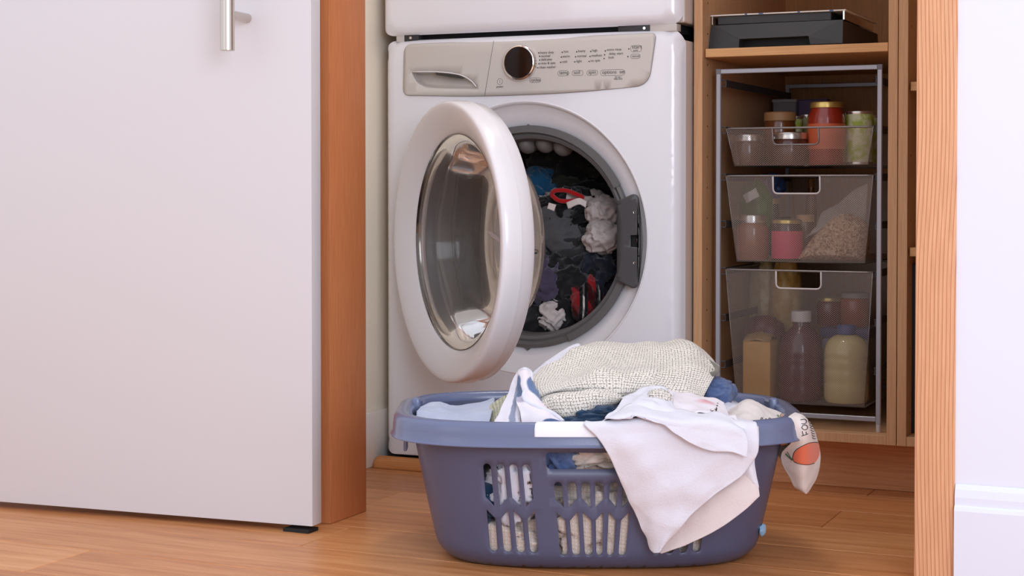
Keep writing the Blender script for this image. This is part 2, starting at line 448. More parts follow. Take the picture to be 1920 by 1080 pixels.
sc = [ps(772, 134), ps(822, 134), ps(862, 139), ps(884, 150), ps(897, 163), ps(894, 167), ps(840, 166), ps(800, 164), ps(783, 155)]
SCO = roundpoly(sc, .008, 4)
def circ(cx, cz, r, n): return [(cx+r*math.cos(2*PI*i/n), cz+r*math.sin(2*PI*i/n)) for i in range(n)]
bm = bmesh.new()
extra = []
for q in (.003, .008, .014, .022, .030):
    n = 60
    for i in range(n): extra += [(WX0+q, WZ0+.02+(WZ1-WZ0-.05)*i/n), (WX1-q, WZ0+.02+(WZ1-WZ0-.05)*i/n)]
for q in (.002, .006, .012, .022):
    extra += [(WX0+.04+(WX1-WX0-.08)*i/50, WZ1-q) for i in range(51)]
plate(bm, rrect(WX0, WZ0, WX1, WZ1, .028, 8), [[(CX+(x-CX)*.956, z) for x, z in circ(CX, CZ, RO, 96)], SCO], .022, lambda x, z: (x, wy(x, z), z), extra)
put('front_panel', bm, M['enamel'], washer, True)
bm = bmesh.new(); box(bm, (WX0+.001, YW+.046, WZ0), (WX1-.001, 3.84, WZ1-.012), .004, 2)
# hollow for the drum: body is five slabs
bm.free(); bm = bmesh.new()
for a, b in (((WX0+.0005, YW+.044, WZ0), (WX0+.012, 3.84, WZ1-.010)), ((WX1-.012, YW+.044, WZ0), (WX1-.0005, 3.84, WZ1-.010)),
             ((WX0+.0005, YW+.044, WZ1-.022), (WX1-.0005, 3.84, WZ1-.010)), ((WX0+.0005, YW+.044, WZ0), (WX1-.0005, 3.84, WZ0+.012)),
             ((WX0+.0005, 3.828, WZ0), (WX1-.0005, 3.84, WZ1-.010))): box(bm, a, b)
put('cabinet_shell', bm, mat('white_side_enamel', (226, 214, 206), .3), washer)
for sx in (-1, 1):
    for yy in (3.30, 3.78):
        lat('leg', [(0, .0145), (.022, .0145), (.022, .020), (.012, .022), (.012, .032), (0, .032)], M['dark'], washer, n=16, origin=(CX+sx*.29, yy, 0))
# recessed collar, gasket, drum
y0 = YW+.004
bm = bmesh.new(); lathe(bm, [(RO+.0012, YW+.0006), (RO-.001, YW-.0010), (RO-.004, YW+.000), (RO-.007, YW+.006), (RO-.010, YW+.010), (.262, y0+.014), (.240, y0+.028), (.232, y0+.034)], 96, (CX, 0, CZ), 'Y')
for v in bm.verts:
    r = math.hypot(v.co.x-CX, v.co.z-CZ); k = max(0, min(1, (r-.24)/(RO-.24))); v.co.x = CX+(v.co.x-CX)*(1-.044*k); v.co.y += k*.016*((v.co.x-CX)/HW)**2
put('door_collar', bm, M['plastic_w'], washer, True, 50)
gk = lat('gasket', [(.232, y0+.040), (.236, y0+.026), (.2335, y0+.020), (.228, y0+.018), (.2245, y0+.022), (.222, y0+.028), (.217, y0+.026), (.211, y0+.030), (.2085, y0+.040), (.206, y0+.07), (.215, y0+.09), (.215, y0+.12)], M['gasket'], washer, n=96, origin=(CX, 0, CZ), axis='Y')
for sgn in (1, -1):
    bm = bmesh.new(); z = CZ+sgn*.236; 
    v = [bm.verts.new(p) for p in ((CX-.008, y0+.02, z-sgn*.004), (CX+.008, y0+.02, z-sgn*.004), (CX, y0+.02, z+sgn*.005), (CX-.008, y0+.034, z-sgn*.004), (CX+.008, y0+.034, z-sgn*.004), (CX, y0+.034, z+sgn*.005))]
    for f in ((0, 1, 2), (3, 5, 4), (0, 2, 5, 3), (1, 4, 5, 2), (0, 3, 4, 1)): bm.faces.new([v[i] for i in f])
    put('locating_tab', bm, M['gasket'], gk)
for aa in (98, 86, 74):
    b = bmesh.new(); bmesh.ops.create_icosphere(b, subdivisions=3, radius=1); c = Vector((CX+.203*math.cos(math.radians(aa)), y0+.085, CZ+.203*math.sin(math.radians(aa))))
    for v in b.verts: v.co = c+Vector((v.co.x*.021, v.co.y*.03, v.co.z*.022))
    put('rubber_nub', b, mat('pale_rubber', (118, 115, 113), .5), gk, True)
# inner wide lips of rubber, from 1 to 5 o'clock and over the top
bm = bmesh.new()
lathe(bm, [(.2235, y0+.016), (.238, y0+.0165), (.2385, y0+.022), (.2235, y0+.022)], 40, (CX, 0, CZ), 'Y', math.radians(28), math.radians(112), closed_prof=True)
put('gasket_lip', bm, M['gasket'], gk, True, 40)
bm = bmesh.new()
lathe(bm, [(.2235, y0+.016), (.238, y0+.0165), (.2385, y0+.022), (.2235, y0+.022)], 40, (CX, 0, CZ), 'Y', math.radians(-66), math.radians(-22), closed_prof=True)
put('gasket_lip', bm, M['gasket'], gk, True, 40)
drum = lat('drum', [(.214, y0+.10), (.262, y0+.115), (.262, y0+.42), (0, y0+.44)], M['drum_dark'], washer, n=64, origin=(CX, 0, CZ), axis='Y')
for a in (math.radians(93), math.radians(72), math.radians(112), math.radians(215), math.radians(330)):
    b = bmesh.new(); c = Vector((CX+.226*math.cos(a), y0+.21, CZ+.226*math.sin(a)))
    bmesh.ops.create_icosphere(b, subdivisions=3, radius=1)
    for v in b.verts: v.co = c+Vector((v.co.x*.024, v.co.y*.095, v.co.z*.024))
    put('drum_paddle', b, mat('grey_paddle', (120, 116, 112), .5), drum, True)
# latch plate on the right of the collar
bm = bmesh.new(); A0, A1 = math.radians(-21.5), math.radians(21.5)
lp_prof = [(.2385, y0+.030), (.2385, y0+.012), (.243, y0+.008), (.285, y0+.003), (.2885, y0+.006), (.290, y0+.02)]
def latch_map(a, r):
    t = (r-.2215)/(.2725-.2215); y = y0+.010-.009*t
    return Vector((CX+r*math.cos(a), y, CZ-.004+r*math.sin(a)))
ol = rrect(A0, .2215, A1, .2725, .010, 5)
ol = [(x if True else x, z) for x, z in ol]
# corner radius in angle space is 10 mm / r
ol = []
for cx, cz, a in ((A1-.045, .2725-.010, 0), (A0+.045, .2725-.010, PI/2), (A0+.045, .2215+.010, PI), (A1-.045, .2215+.010, 3*PI/2)):
    for i in range(7):
        t = a+PI/2*i/6; ol.append((cx+.045*math.cos(t), cz+.010*math.sin(t)))
hole = [(.0+.05*q, .250+.010*w_) for q, w_ in ((-1, -1), (1, -1), (1, 1), (-1, 1))]
plate(bm, ol, [hole], (.03, .006), latch_map)
lp = put('latch_plate', bm, M['latch'], washer, True, 50); solid(lp, .006, -1)
bx('latch_socket', (CX+.236, y0+.010, CZ-.020), (CX+.260, y0+.014, CZ+.014), M['dark'], lp)
tb = bx('latch_tab', (CX+.252, y0+.004, CZ-.006), (CX+.258, y0+.014, CZ+.001), M['chrome'], lp, bevel=.001)
for pz in (398, 493):
    q = onY(1192, pz, y0+.004)
    lat('screw', [(0, -.0005), (.0028, -.0008), (.0036, .001), (.0036, .004)], M['chrome'], lp, n=16, origin=(q.x, y0-.003, q.z), axis='Y')
    lat('screw_slot', [(0, -.001), (.0012, -.001), (.0012, .001)], M['dark'], lp, n=8, origin=(q.x, y0-.0032, q.z), axis='Y')

# control panel
def pmap(off): return lambda x, z: (x, wy(x, .8)-off, z)
def sub(a, b, n, bow=0):
    return [(a[0]+(b[0]-a[0])*i/n, a[1]+(b[1]-a[1])*i/n+bow*4*(i/n)*(1-i/n)) for i in range(1, n)]
c = [ps(759, 84), ps(1231, 62), ps(1217, 160), ps(1075, 174), ps(905, 181), ps(757, 179)]
panel_ol = roundpoly(c, [.02, .012, .03, .08, .08, .016], 8)
bm = bmesh.new(); plate(bm, panel_ol, [SCO], .02, pmap(.0035))
pan = put('control_panel', bm, M['panel'], washer, True, 40); solid(pan, .003, -1); tag(pan, 'grey control panel printed with cycle names')
# thin dark seam round the panel and between drawer and buttons
def seam(name, pts, r, material, parent, off=.0036, closed=False):
    b = bmesh.new(); tube(b, [(x, wy(x, .8)-off, z) for x, z in pts], r, 5, closed); return put(name, b, material, parent, True)
seam('panel_seam', panel_ol, .0007, M['panel_dark'], pan, .0022, True)
a, b_ = ps(927, 77), ps(910, 180); seam('drawer_seam', [a]+sub(a, b_, 6)+[b_], .0006, M['panel_dark'], pan)
# dispenser drawer scoop
bm = bmesh.new()
def edge_dist(x, z, poly):
    best = 9
    for i in range(len(poly)):
        a, b = Vector(poly[i]), Vector(poly[(i+1) % len(poly)]); ab = b-a; t = max(0, min(1, (Vector((x, z))-a).dot(ab)/max(ab.length_squared, 1e-12)))
        best = min(best, (Vector((x, z))-a-ab*t).length)
    return best
def scoop(x, z):
    v = (sc[0][1]-z)/(sc[0][1]-sc[5][1]); e = min(1, edge_dist(x, z, SCO)/.004); v = max(0, min(1, v))
    return (x, wy(x, .8)-.0036+e*(.004+.020*(1-v)**1.1), z)
plate(bm, SCO, [], .0035, scoop)
dp = put('drawer_pull', bm, mat('pull_silver', (196, 190, 184), .3, .2), pan, True, 40)
lip = [ps(775, 135), ps(822, 135), ps(862, 140), ps(884, 151), ps(895, 163)]
seam('pull_lip', spline_pts := [(v.x, v.y) for v in spline([(q[0], q[1], 0) for q in lip], 16)], .0012, M['plastic_w'], dp, .0045)
sh = [ps(818, 136), ps(862, 141), ps(874, 147), ps(868, 148), ps(820, 141)]  # shade beneath the pull lip, laid on as a dark sheet
bm = bmesh.new(); plate(bm, roundpoly(sh, .002, 3), [], 0, pmap(.0048)); put('pull_shade', bm, mat('pull_shadow_gap', (60, 56, 54), .6), dp)
# knob
kx, kz = ps(977, 118); ky = wy(kx, .8)-.003
lat('dial', [(.039, 0), (.0385, -.006), (.0365, -.010), (.0335, -.0115), (.0325, -.010)], M['chrome'], pan, n=48, origin=(kx, ky, kz), axis='Y')
lat('dial_face', [(.0326, -.0102), (.020, -.0112), (0, -.0115)], M['black_gloss'], pan, n=48, origin=(kx, ky, kz), axis='Y')
# print
def label_at(s, px, py, size):
    x, z = ps(px, py); sl = math.atan((wy(x+.01, .8)-wy(x-.01, .8))/.02)
    mtx = Matrix.Translation((x, wy(x, .8)-.0041, z)) @ Matrix.Rotation(sl, 4, 'Z') @ Matrix.Rotation(PI/2, 4, 'X')
    text_mesh('lettering', s, size, mtx, M['ink'], pan)
def pill(px0, py0, px1, py1, rr=None):
    x0, z1 = ps(px0, py0); x1, z0 = ps(px1, py1); r = rr or (z1-z0)/2*.98
    seam('button_outline', rrect(x0, z0, x1, z1, r, 5), .00035, M['ink'], pan, .0037, True)
def dot(px, py, r=.0014):
    x, z = ps(px, py); b = bmesh.new(); lathe(b, [(r, 0), (r, -.0006), (0, -.0006)], 10, (x, wy(x, .8)-.0036, z), 'Y'); put('indicator', b, mat('indicator_dark', (50, 46, 44), .4) if 'ind' not in M else M['ind'], pan)
M['ind'] = mat('indicator_dark', (50, 46, 44), .4)
SZ = .0072
for s, x, y in (('heavy duty', 1014, 101), ('normal', 1016, 107.5), ('delicates', 1016, 114), ('rinse & spin', 1014.5, 121), ('clean washer', 1012.5, 128.5),
                ('hot', 1058.5, 99), ('warm', 1056, 108), ('cold', 1054.5, 118), ('heavy', 1085, 98), ('normal', 1083.5, 107.5), ('light', 1082, 117),
                ('high', 1111.5, 97), ('medium', 1110, 106.5), ('no spin', 1108.5, 116), ('extra rinse', 1139, 95.5), ('delay start', 1143, 103), ('lock', 1142, 110)):
    label_at(s, x, y, SZ)
for x, y in ((1011.5, 99.5), (1013.2, 105.8), (1013.3, 112.8), (1012, 119.8), (1009.8, 127.3), (1055.6, 98.3), (1054, 107.3), (1052.5, 117), (1082.6, 97.5), (1080.6, 106.7), (1079, 116.2),
             (1109, 96.7), (1107.6, 106), (1106, 115.5), (1136.2, 95.7), (1134.8, 103), (1134, 110), (1180.3, 92), (1178.6, 106.4)): dot(x, y)
for s, x0, y0_, x1, y1_ in (('temp', 1047, 133, 1067.5, 142), ('soil', 1074, 132.5, 1094.5, 141.5), ('spin', 1101.5, 132, 1122, 141), ('options  set', 1127, 131.5, 1172, 141)):
    pill(x0, y0_, x1, y1_); label_at(s, x0+3.0, y1_-2.4, .0105)
pill(994, 146.5, 1015, 154.5); label_at('cycles', 996, 153, .0095)
pill(1184, 85.5, 1203.5, 97, .004); label_at('start', 1186, 91.5, .0115); label_at('pause', 1188.5, 95.8, .0045)
pill(1183.5, 102, 1201.5, 109.5); label_at('cancel', 1185.5, 107.5, .0068)
label_at('power', 932, 164.5, .0062); label_at('30 min /', 1154, 146, .0045); label_at('delay time', 1152, 149.3, .0045)
x, z = ps(938.5, 153); seam('button_outline', circ(x, z, .0064, 24), .00035, M['ink'], pan, .0037, True)
seam('power_mark', [(x, z-.003), (x, z+.003)], .0004, M['ink'], pan, .0037)

# the open door: hinge at the left of the opening, swung out 42 degrees
PH = math.radians(40.5)
hinge = Vector((CX-.279, YW-.004, CZ-.004))
n_out = Vector((-math.sin(PH), -math.cos(PH), 0)); e_x = Vector((math.cos(PH), -math.sin(PH), 0))
dc = hinge+e_x*.286
DM = Matrix(((e_x.x, 0, n_out.x, dc.x), (e_x.y, 0, n_out.y, dc.y), (0, 1, 0, dc.z), (0, 0, 0, 1)))
wd = bpy.data.objects.new('door', None); COL.objects.link(wd); wd.location = dc; wd.parent = washer; wd.matrix_parent_inverse = world_of(washer).inverted(); wd['label'] = 'round white porthole door with clear glass bowl'
ringp = [(.219, -.010), (.2185, .000), (.221, .004), (.230, .010), (.245, .019), (.260, .026), (.272, .0295), (.2785, .030), (.2825, .028), (.2848, .023), (.2862, .008), (.2862, -.008), (.2835, -.0095), (.282, -.032), (.277, -.038), (.225, -.036), (.214, -.026), (.212, -.012), (.219, -.010)]
lat('door_ring', ringp, M['plastic_w'], wd, n=128, M3=DM)
lat('glass_trim', [(.2195, -.006), (.2195, .0025), (.2178, .003), (.217, -.006)], mat('dark_chrome_trim', (120, 116, 112), .15, 1), wd, n=96, M3=DM)
bow = [(.218, -.006), (.210, -.009), (.202, -.016), (.193, -.038), (.184, -.074), (.174, -.102), (.160, -.118), (.140, -.127), (.08, -.133), (0, -.135),
       (0, -.131), (.08, -.129), (.138, -.123), (.156, -.114), (.1695, -.100), (.1798, -.073), (.1895, -.037), (.199, -.012), (.209, -.004), (.218, -.002)]
lat('glass_bowl', bow, M['smoke_glass'], wd, n=96, M3=DM)
lat('inner_seal', [(.2135, -.024), (.205, -.034), (.196, -.034), (.194, -.026), (.200, -.012)], M['latch'], wd, n=96, M3=DM)
def dp3(a, b, c2): return DM @ Vector((a, b, c2))
bm = bmesh.new(); tube(bm, [dp3(.255, -.012, -.028), dp3(.255, -.012, -.052), dp3(.250, -.012, -.056)], .0045, 8); put('latch_hook', bm, M['chrome'], wd, True, 40)
bm = bmesh.new(); box(bm, (hinge.x-.012, YW-.010, CZ-.055), (hinge.x+.010, YW+.030, CZ+.055), .003, 2); put('hinge', bm, M['latch'], washer, True, 40)

# clothes in the drum
def dc_item(px, py, Y): return onY(px, py, Y)
def drumclip(p):
    v = Vector((p.x-CX, p.z-CZ)); 
    if v.length > .256: v *= .256/v.length; p.x = CX+v.x; p.z = CZ+v.y
    if p.y < y0+.075 and v.length > .200: v *= .200/v.length; p.x = CX+v.x; p.z = CZ+v.y
    p.y = min(max(p.y, y0+.030), y0+.40)
    return p
fab = {}
for k, c1 in dict(black=(30, 29, 31), grey=(88, 88, 90), navy=(34, 38, 52), purple=(78, 70, 92), blue=(30, 84, 120), olive=(52, 54, 44), offw=(206, 194, 190), red=(190, 28, 32), charcoal=(52, 51, 53), darkteal=(26, 44, 52)).items():
    fab[k] = fabric_mat('fabric_'+k, c1)
def plaid_mat():
    m = fabric_mat('fabric_red_tartan', (150, 24, 28)); v = mapping(m, (1, 1, 1), 'UV')
    outs = []
    for dr, sc_ in (('X', 8), ('DIAGONAL', 7)):
        n = N(m, 'ShaderNodeTexWave', wave_type='BANDS', bands_direction=dr, wave_profile='SIN'); n.inputs['Scale'].default_value = sc_; L(m, v, n.inputs['Vector']); outs.append(n.outputs['Fac'])
    c1 = ramp(m, outs[0], [(.45, (146, 24, 30)), (.55, (26, 24, 30)), (.96, (26, 24, 30)), (.98, (220, 214, 200))])
    c2 = ramp(m, outs[1], [(.45, (255, 255, 255)), (.6, (70, 70, 74))])
    L(m, mixc(m, .9, c1, c2, 'MULTIPLY'), BC(m)); return m
fab['tartan'] = plaid_mat()
def blk_pattern():
    m = fabric_mat('fabric_black_white_print', (24, 24, 26)); v = mapping(m, (1, 1, 1), 'UV'); n = N(m, 'ShaderNodeTexVoronoi'); n.inputs['Scale'].default_value = 26; L(m, v, n.inputs['Vector'])
    L(m, ramp(m, n.outputs['Color'], [(.62, (24, 24, 26)), (.66, (214, 200, 194))]), BC(m)); return m
fab['print'] = blk_pattern()
GI = 'clothes loaded in the washing machine drum'
def drumblob(nm, label, cat, px, py, Y, rad, mk, **kw):
    p = dc_item(px, py, Y); o = crumple(nm, p, rad, fab[mk], limit=drumclip, **kw); tag(o, label, cat, GI); return o
Yd = y0
drumblob('black_trousers', 'black trousers heaped at the back of the washer drum', 'trousers', 1075, 400, Yd+.31, (.19, .08, .16), 'black', seed=1, amp=.35)
drumblob('blue_shirt', 'teal blue shirt behind the porthole edge at top of the drum load', 'shirt', 1003, 375, Yd+.24, (.075, .06, .065), 'blue', seed=2, amp=.35)
drumblob('olive_sweater', 'dark olive top at the back of the drum above the red trim', 'top', 1070, 330, Yd+.30, (.10, .06, .055), 'olive', seed=3, amp=.4)
drumblob('print_shirt', 'black shirt with white print patches in the drum', 'shirt', 1075, 395, Yd+.19, (.085, .05, .045), 'print', seed=4, amp=.4, rot=.3)
drumblob('grey_shirt', 'mid grey shirt in the middle of the drum', 'shirt', 1037, 448, Yd+.17, (.080, .045, .070), 'grey', seed=5, amp=.38, fr=1.1)
drumblob('charcoal_sweater', 'charcoal top below the grey shirt in the drum', 'top', 1085, 470, Yd+.19, (.085, .06, .06), 'charcoal', seed=6, amp=.4, fr=1.3)
drumblob('white_sock', 'pale grey sock high on the right inside the drum', 'sock', 1133, 398, Yd+.16, (.036, .04, .034), 'offw', seed=7, amp=.32, fr=1.2, sub_fine=.02)
drumblob('white_sock', 'off-white sock under the pale grey one at the drum edge', 'sock', 1130, 446, Yd+.13, (.040, .04, .033), 'offw', seed=8, amp=.32, fr=1.1, sub_fine=.02)
drumblob('navy_sweater', 'navy top at the right of the drum under the socks', 'top', 1125, 510, Yd+.17, (.065, .06, .06), 'navy', seed=9, amp=.4)
drumblob('black_shorts', 'black shorts with a small white logo in the drum', 'shorts', 1072, 520, Yd+.14, (.075, .05, .055), 'black', seed=10, amp=.35, fr=1.2)
drumblob('purple_shirt', 'dusty purple shirt low at the left of the drum opening', 'shirt', 1024, 536, Yd+.13, (.055, .05, .060), 'purple', seed=11, amp=.35, fr=1.2)
drumblob('tartan_shirt', 'red tartan shirt low at the right of the drum opening', 'shirt', 1100, 560, Yd+.12, (.036, .040, .052), 'tartan', seed=12, amp=.2, fr=1.3, rot=.4)
drumblob('white_vest', 'white vest at the bottom of the drum opening', 'vest', 1036, 592, Yd+.11, (.032, .035, .036), 'offw', seed=13, amp=.32, fr=1.2, sub_fine=.02)
drumblob('black_leggings', 'black leggings along the bottom lip of the drum', 'leggings', 1020, 600, Yd+.16, (.15, .07, .085), 'black', seed=14, amp=.35)
drumblob('black_socks', 'black bundled socks seen through the left of the porthole', 'socks', 930, 480, Yd+.24, (.15, .08, .14), 'charcoal', seed=15, amp=.35)
# red trimmed collar loop and small logo stroke
b = bmesh.new(); tube(b, spline([onY(1034, 366, Yd+.13), onY(1040, 358, Yd+.125), onY(1060, 357, Yd+.125), onY(1080, 364, Yd+.13), (onY(1092, 371, Yd+.14)), onY(1070, 377, Yd+.13), onY(1048, 376, Yd+.125), onY(1034, 366, Yd+.13)], 40), .005, 8)
o = put('red_waistband', b, fab['red'], None, True); tag(o, 'red elastic band looped on the dark clothes in the drum', 'clothing', GI)
o = sheet('white_print_strip', [[(1062, 380, 3.48), (1085, 372, 3.47), (1100, 378, 3.47)], [(1066, 392, 3.475), (1086, 384, 3.465), (1098, 390, 3.465)]], fab['offw'], nu=16, nv=8, wr=.003); tag(o, 'cream ribbon fold beside the red band in the drum', 'clothing', GI)
o = sheet('cream_tag', [[(1029, 380, 3.46), (1043, 384, 3.46)], [(1026, 391, 3.46), (1039, 396, 3.46)]], fab['offw'], nu=8, nv=8, wr=.001); tag(o, 'small cream tag left of the red band in the drum', 'clothing tag', GI)
o = sheet('white_bone_patch', [[(912, 432, 3.40), (925, 437, 3.40), (938, 447, 3.40), (948, 443, 3.40)], [(914, 436, 3.40), (923, 445, 3.40), (935, 454, 3.40), (946, 456, 3.40)]], fab['offw'], nu=16, nv=6, wr=.001); tag(o, 'white patch seen through the porthole glass', 'clothing', GI)

# ================================================================== DRYER stacked above
DZ0, DZ1 = .952, 1.85
dryer = thing('tumble_dryer', (CX, 3.5, DZ0), 'white tumble dryer stacked on top of the washer, cut off by the frame', 'tumble dryer')
def dy(x, z):
    t = (x-CX)/HW; y = YW-.006+.014*t*t; e = HW+.002-abs(x-CX)
    if e < .03: y += .03-math.sqrt(max(0, .0009-(.03-e)**2))
    for e, r in ((z-DZ0, .02), (DZ1-z, .02)):
        if e < r: y += r-math.sqrt(max(0, r*r-(r-e)**2))
    return y
extra = []
for q in (.003, .008, .014, .022, .030):
    for i in range(60): extra += [(WX0+q, DZ0+.02+.84*i/60), (WX1-q, DZ0+.02+.84*i/60)]
for q in (.002, .006, .012, .02): extra += [(WX0+.04+(WX1-WX0-.08)*i/50, DZ0+q) for i in range(51)]
bm = bmesh.new(); plate(bm, rrect(WX0, DZ0, WX1, DZ1, .022, 8), [circ(CX, 1.42, .24, 48)], .03, lambda x, z: (x, dy(x, z), z), extra)
put('front_panel', bm, M['enamel'], dryer, True)
bm = bmesh.new(); box(bm, (WX0+.0005, YW+.038, DZ0+.004), (WX1-.0005, 3.84, DZ1-.006), .004, 2); put('cabinet_shell', bm, mat('white_side_enamel_upper', (226, 214, 206), .3), dryer)
lat('door', [(.2395, YW+.0), (.235, YW-.018), (.19, YW-.026), (.175, YW-.018), (.1, YW-.022), (0, YW-.022)], M['plastic_w'], dryer, n=64, origin=(CX, 0, 1.42), axis='Y')
kit = thing('stacking_bracket', (CX, 3.3, WZ1), 'dark stacking bracket with screws in the gap between dryer and washer', 'bracket')
bx('plate', (WX0+.035, YW+.05, WZ1-.0095), (WX1-.02, 3.8, DZ0+.0035), M['dark'], kit)
for a, b, mt in (((WX0+.030, .0), (WX0+.05, .0), 'panel'), ((WX0+.05, 0), (WX0+.085, 0), 'black_p'), ((WX1-.14, 0), (WX1-.07, 0), 'black_p'), ((WX1-.07, 0), (WX1-.012, 0), 'panel')):
    br = bx('clip', (a[0], YW+.022, WZ1-.004), (b[0], YW+.049, DZ0+.001), M[mt], kit, bevel=.001)
for x in (WX0+.066, WX1-.082):
    lat('screw', [(0, -.001), (.003, -.001), (.004, .001), (.004, .004)], M['chrome'], kit, n=16, origin=(x, YW+.0215, WZ1+.004), axis='Y')

# ================================================================== CABINETS
CYF, CYB, TH = 3.270, 3.93, .0185
KX0, KX1 = -1.057, -.638; ZB = .108
def cabinet(x0, x1, label, shelves, nm='storage_cabinet'):
    t = thing(nm, ((x0+x1)/2, 3.6, 0), label, 'cabinet')
    bx('side_panel', (x0, CYF, ZB), (x0+TH, CYB, 2.2), M['cab'], t, .0006, 1)
    bx('side_panel', (x1-TH, CYF, ZB), (x1, CYB, 2.2), M['cab'], t, .0006, 1)
    bx('bottom_panel', (x0+TH+.0003, CYF+.0005, ZB), (x1-TH-.0003, CYB, ZB+TH), M['cab'], t, .0006, 1)
    bx('top_panel', (x0+TH+.0003, CYF+.0005, 2.18), (x1-TH-.0003, CYB, 2.2), M['cab'], t)
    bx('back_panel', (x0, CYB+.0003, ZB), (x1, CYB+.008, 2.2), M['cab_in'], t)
    for z, yf in shelves:
        bx('shelf', (x0+TH+.003, yf, z-.0175), (x1-TH-.003, CYB-.002, z), M['shelf'], t, .0008, 1)
    return t
cab = cabinet(KX0, KX1, 'maple shelf cabinet holding the mesh drawer frame, beside the washer', [(.905, CYF+.010), (1.35, CYF+.01)])
cab2 = cabinet(KX1+.0015, -.20, 'narrow glimpse of second maple cabinet by the right door post', [(.826, CYF+.01), (.500, CYF+.01)])
holes = bmesh.new()
for i in range(26):
    z = .17+i*.064
    for y in (3.305,):
        lathe(holes, [(.0024, 0), (0, .0004)], 8, M3=Matrix.Translation((KX0+TH+.0002, y, z)) @ Matrix.Rotation(PI/2, 4, 'Y'))
        if i % 2 == 0: lathe(holes, [(.0024, 0), (0, .0004)], 8, M3=Matrix.Translation((KX1+.0015+TH+.0002, y, z)) @ Matrix.Rotation(PI/2, 4, 'Y'))
tag(put('shelf_pin_holes', holes, M['dark'], cab), kind='stuff')
tk = bx('toe_kick', (KX0-.02, 3.372, .0005), (-.2, 3.390, ZB-.0005), M['toe']); structure(tk); tk.name = 'trim_6'
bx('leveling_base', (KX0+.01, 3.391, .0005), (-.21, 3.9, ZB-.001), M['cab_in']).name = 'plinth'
pl_ = bpy.data.objects['plinth']; tag(pl_, kind='structure')

# album with stitched edge, standing in the second cabinet
al = thing('leather_album', (-.59, 3.35, ZB+TH), 'dark leather album with white stitching standing in the right cabinet', 'album')
ax0 = onY(1706.5, 600, 3.33).x
bx('cover', (ax0, 3.330, ZB+TH+.0005), (ax0+.006, 3.62, .4665), M['leather'], al, .002, 3)
bx('cover', (ax0+.026, 3.330, ZB+TH+.0005), (ax0+.032, 3.62, .4665), M['leather'], al, .002, 3)
bx('spine', (ax0, 3.324, ZB+TH+.0005), (ax0+.032, 3.332, .4665), M['leather'], al, .002, 3)
bx('pages', (ax0+.0065, 3.3325, ZB+TH+.004), (ax0+.0255, 3.61, .462), M['white_card'], al)
st = bmesh.new(); z = .14
while z < .46:
    for dx in (.003, .012): box(st, (ax0+dx, 3.3232, z), (ax0+dx+.0008, 3.3245, z+.0032))
    z += .0052
tag(put('stitching', st, M['thread'], al), kind='stuff')

# black case and slim box on the upper shelf
case = thing('storage_case', (-.86, 3.45, .905), 'charcoal plastic case with a notch in its lower front, on the shelf', 'case')
yc = 3.31
def bx_px(px, py, Y=None): p = onY(px, py, Y or yc); return (p.x, p.z)
o1 = [bx_px(1326, 88.5), bx_px(1385, 86), bx_px(1386, 68), bx_px(1516, 62), bx_px(1519, 78), bx_px(1580, 75.5), bx_px(1578, 30.5), bx_px(1332, 42)]
zlow = min(p[1] for p in o1); o1 = [(x, z-zlow+.9055 if i < 2 or i in (4, 5) else z-zlow+.9055) for i, (x, z) in enumerate(o1)]
bm = bmesh.new(); ol = roundpoly(o1, .002, 2)
fv = [bm.verts.new((x, yc+(.012 if z > .93 else 0)*(z-.905)/.05, z)) for x, z in ol]; bv = [bm.verts.new((x, 3.66, z)) for x, z in ol]
for i in range(len(ol)): j = (i+1) % len(ol); bm.faces.new((fv[i], fv[j], bv[j], bv[i]))
bmesh.ops.triangle_fill(bm, edges=[e for e in bm.edges if e.verts[0] in fv and e.verts[1] in fv], use_beauty=True)
bmesh.ops.triangle_fill(bm, edges=[e for e in bm.edges if e.verts[0] in bv and e.verts[1] in bv], use_beauty=True)
bmesh.ops.recalc_face_normals(bm, faces=bm.faces); put('case_body', bm, M['black_p'], case)
xa, xb = bx_px(1384, 80)[0], bx_px(1520, 80)[0]
bx('notch_recess', (xa+.001, yc+.04, .9056), (xb-.001, yc+.20, .928), M['black_d'], case)
zt = max(p[1] for p in o1); 
sb = thing('slim_box', (-.86, 3.45, zt), 'flat box with a white top edge and silver corners lying on the charcoal case', 'box')
xl, xr = bx_px(1334, 30, yc+.01)[0], bx_px(1583, 20, yc+.01)[0]
bx('tray', (xl+.012, yc+.016, zt+.0003), (xr-.028, 3.60, zt+.0175), M['black_p'], sb, .001, 1)
bx('lid', (xl-.003, yc+.010, zt+.0178), (xr+.003, 3.62, zt+.0205), M['white_card'], sb, .0006, 1)
for x in (xl, xr-.003): bx('silver_corner', (x, yc+.012, zt+.0003), (x+.003, yc+.018 if x == xl else 3.6, zt+.0177), M['chrome'], sb)
for px in (1394, 1420, 1424, 1493, 1553): 
    x = bx_px(px, 20)[0]; bx('blue_mark', (x, yc+.0096, zt+.0181), (x+(.008 if px == 1553 else .005), yc+.0102, zt+.0203), M['blue_ink'], sb)

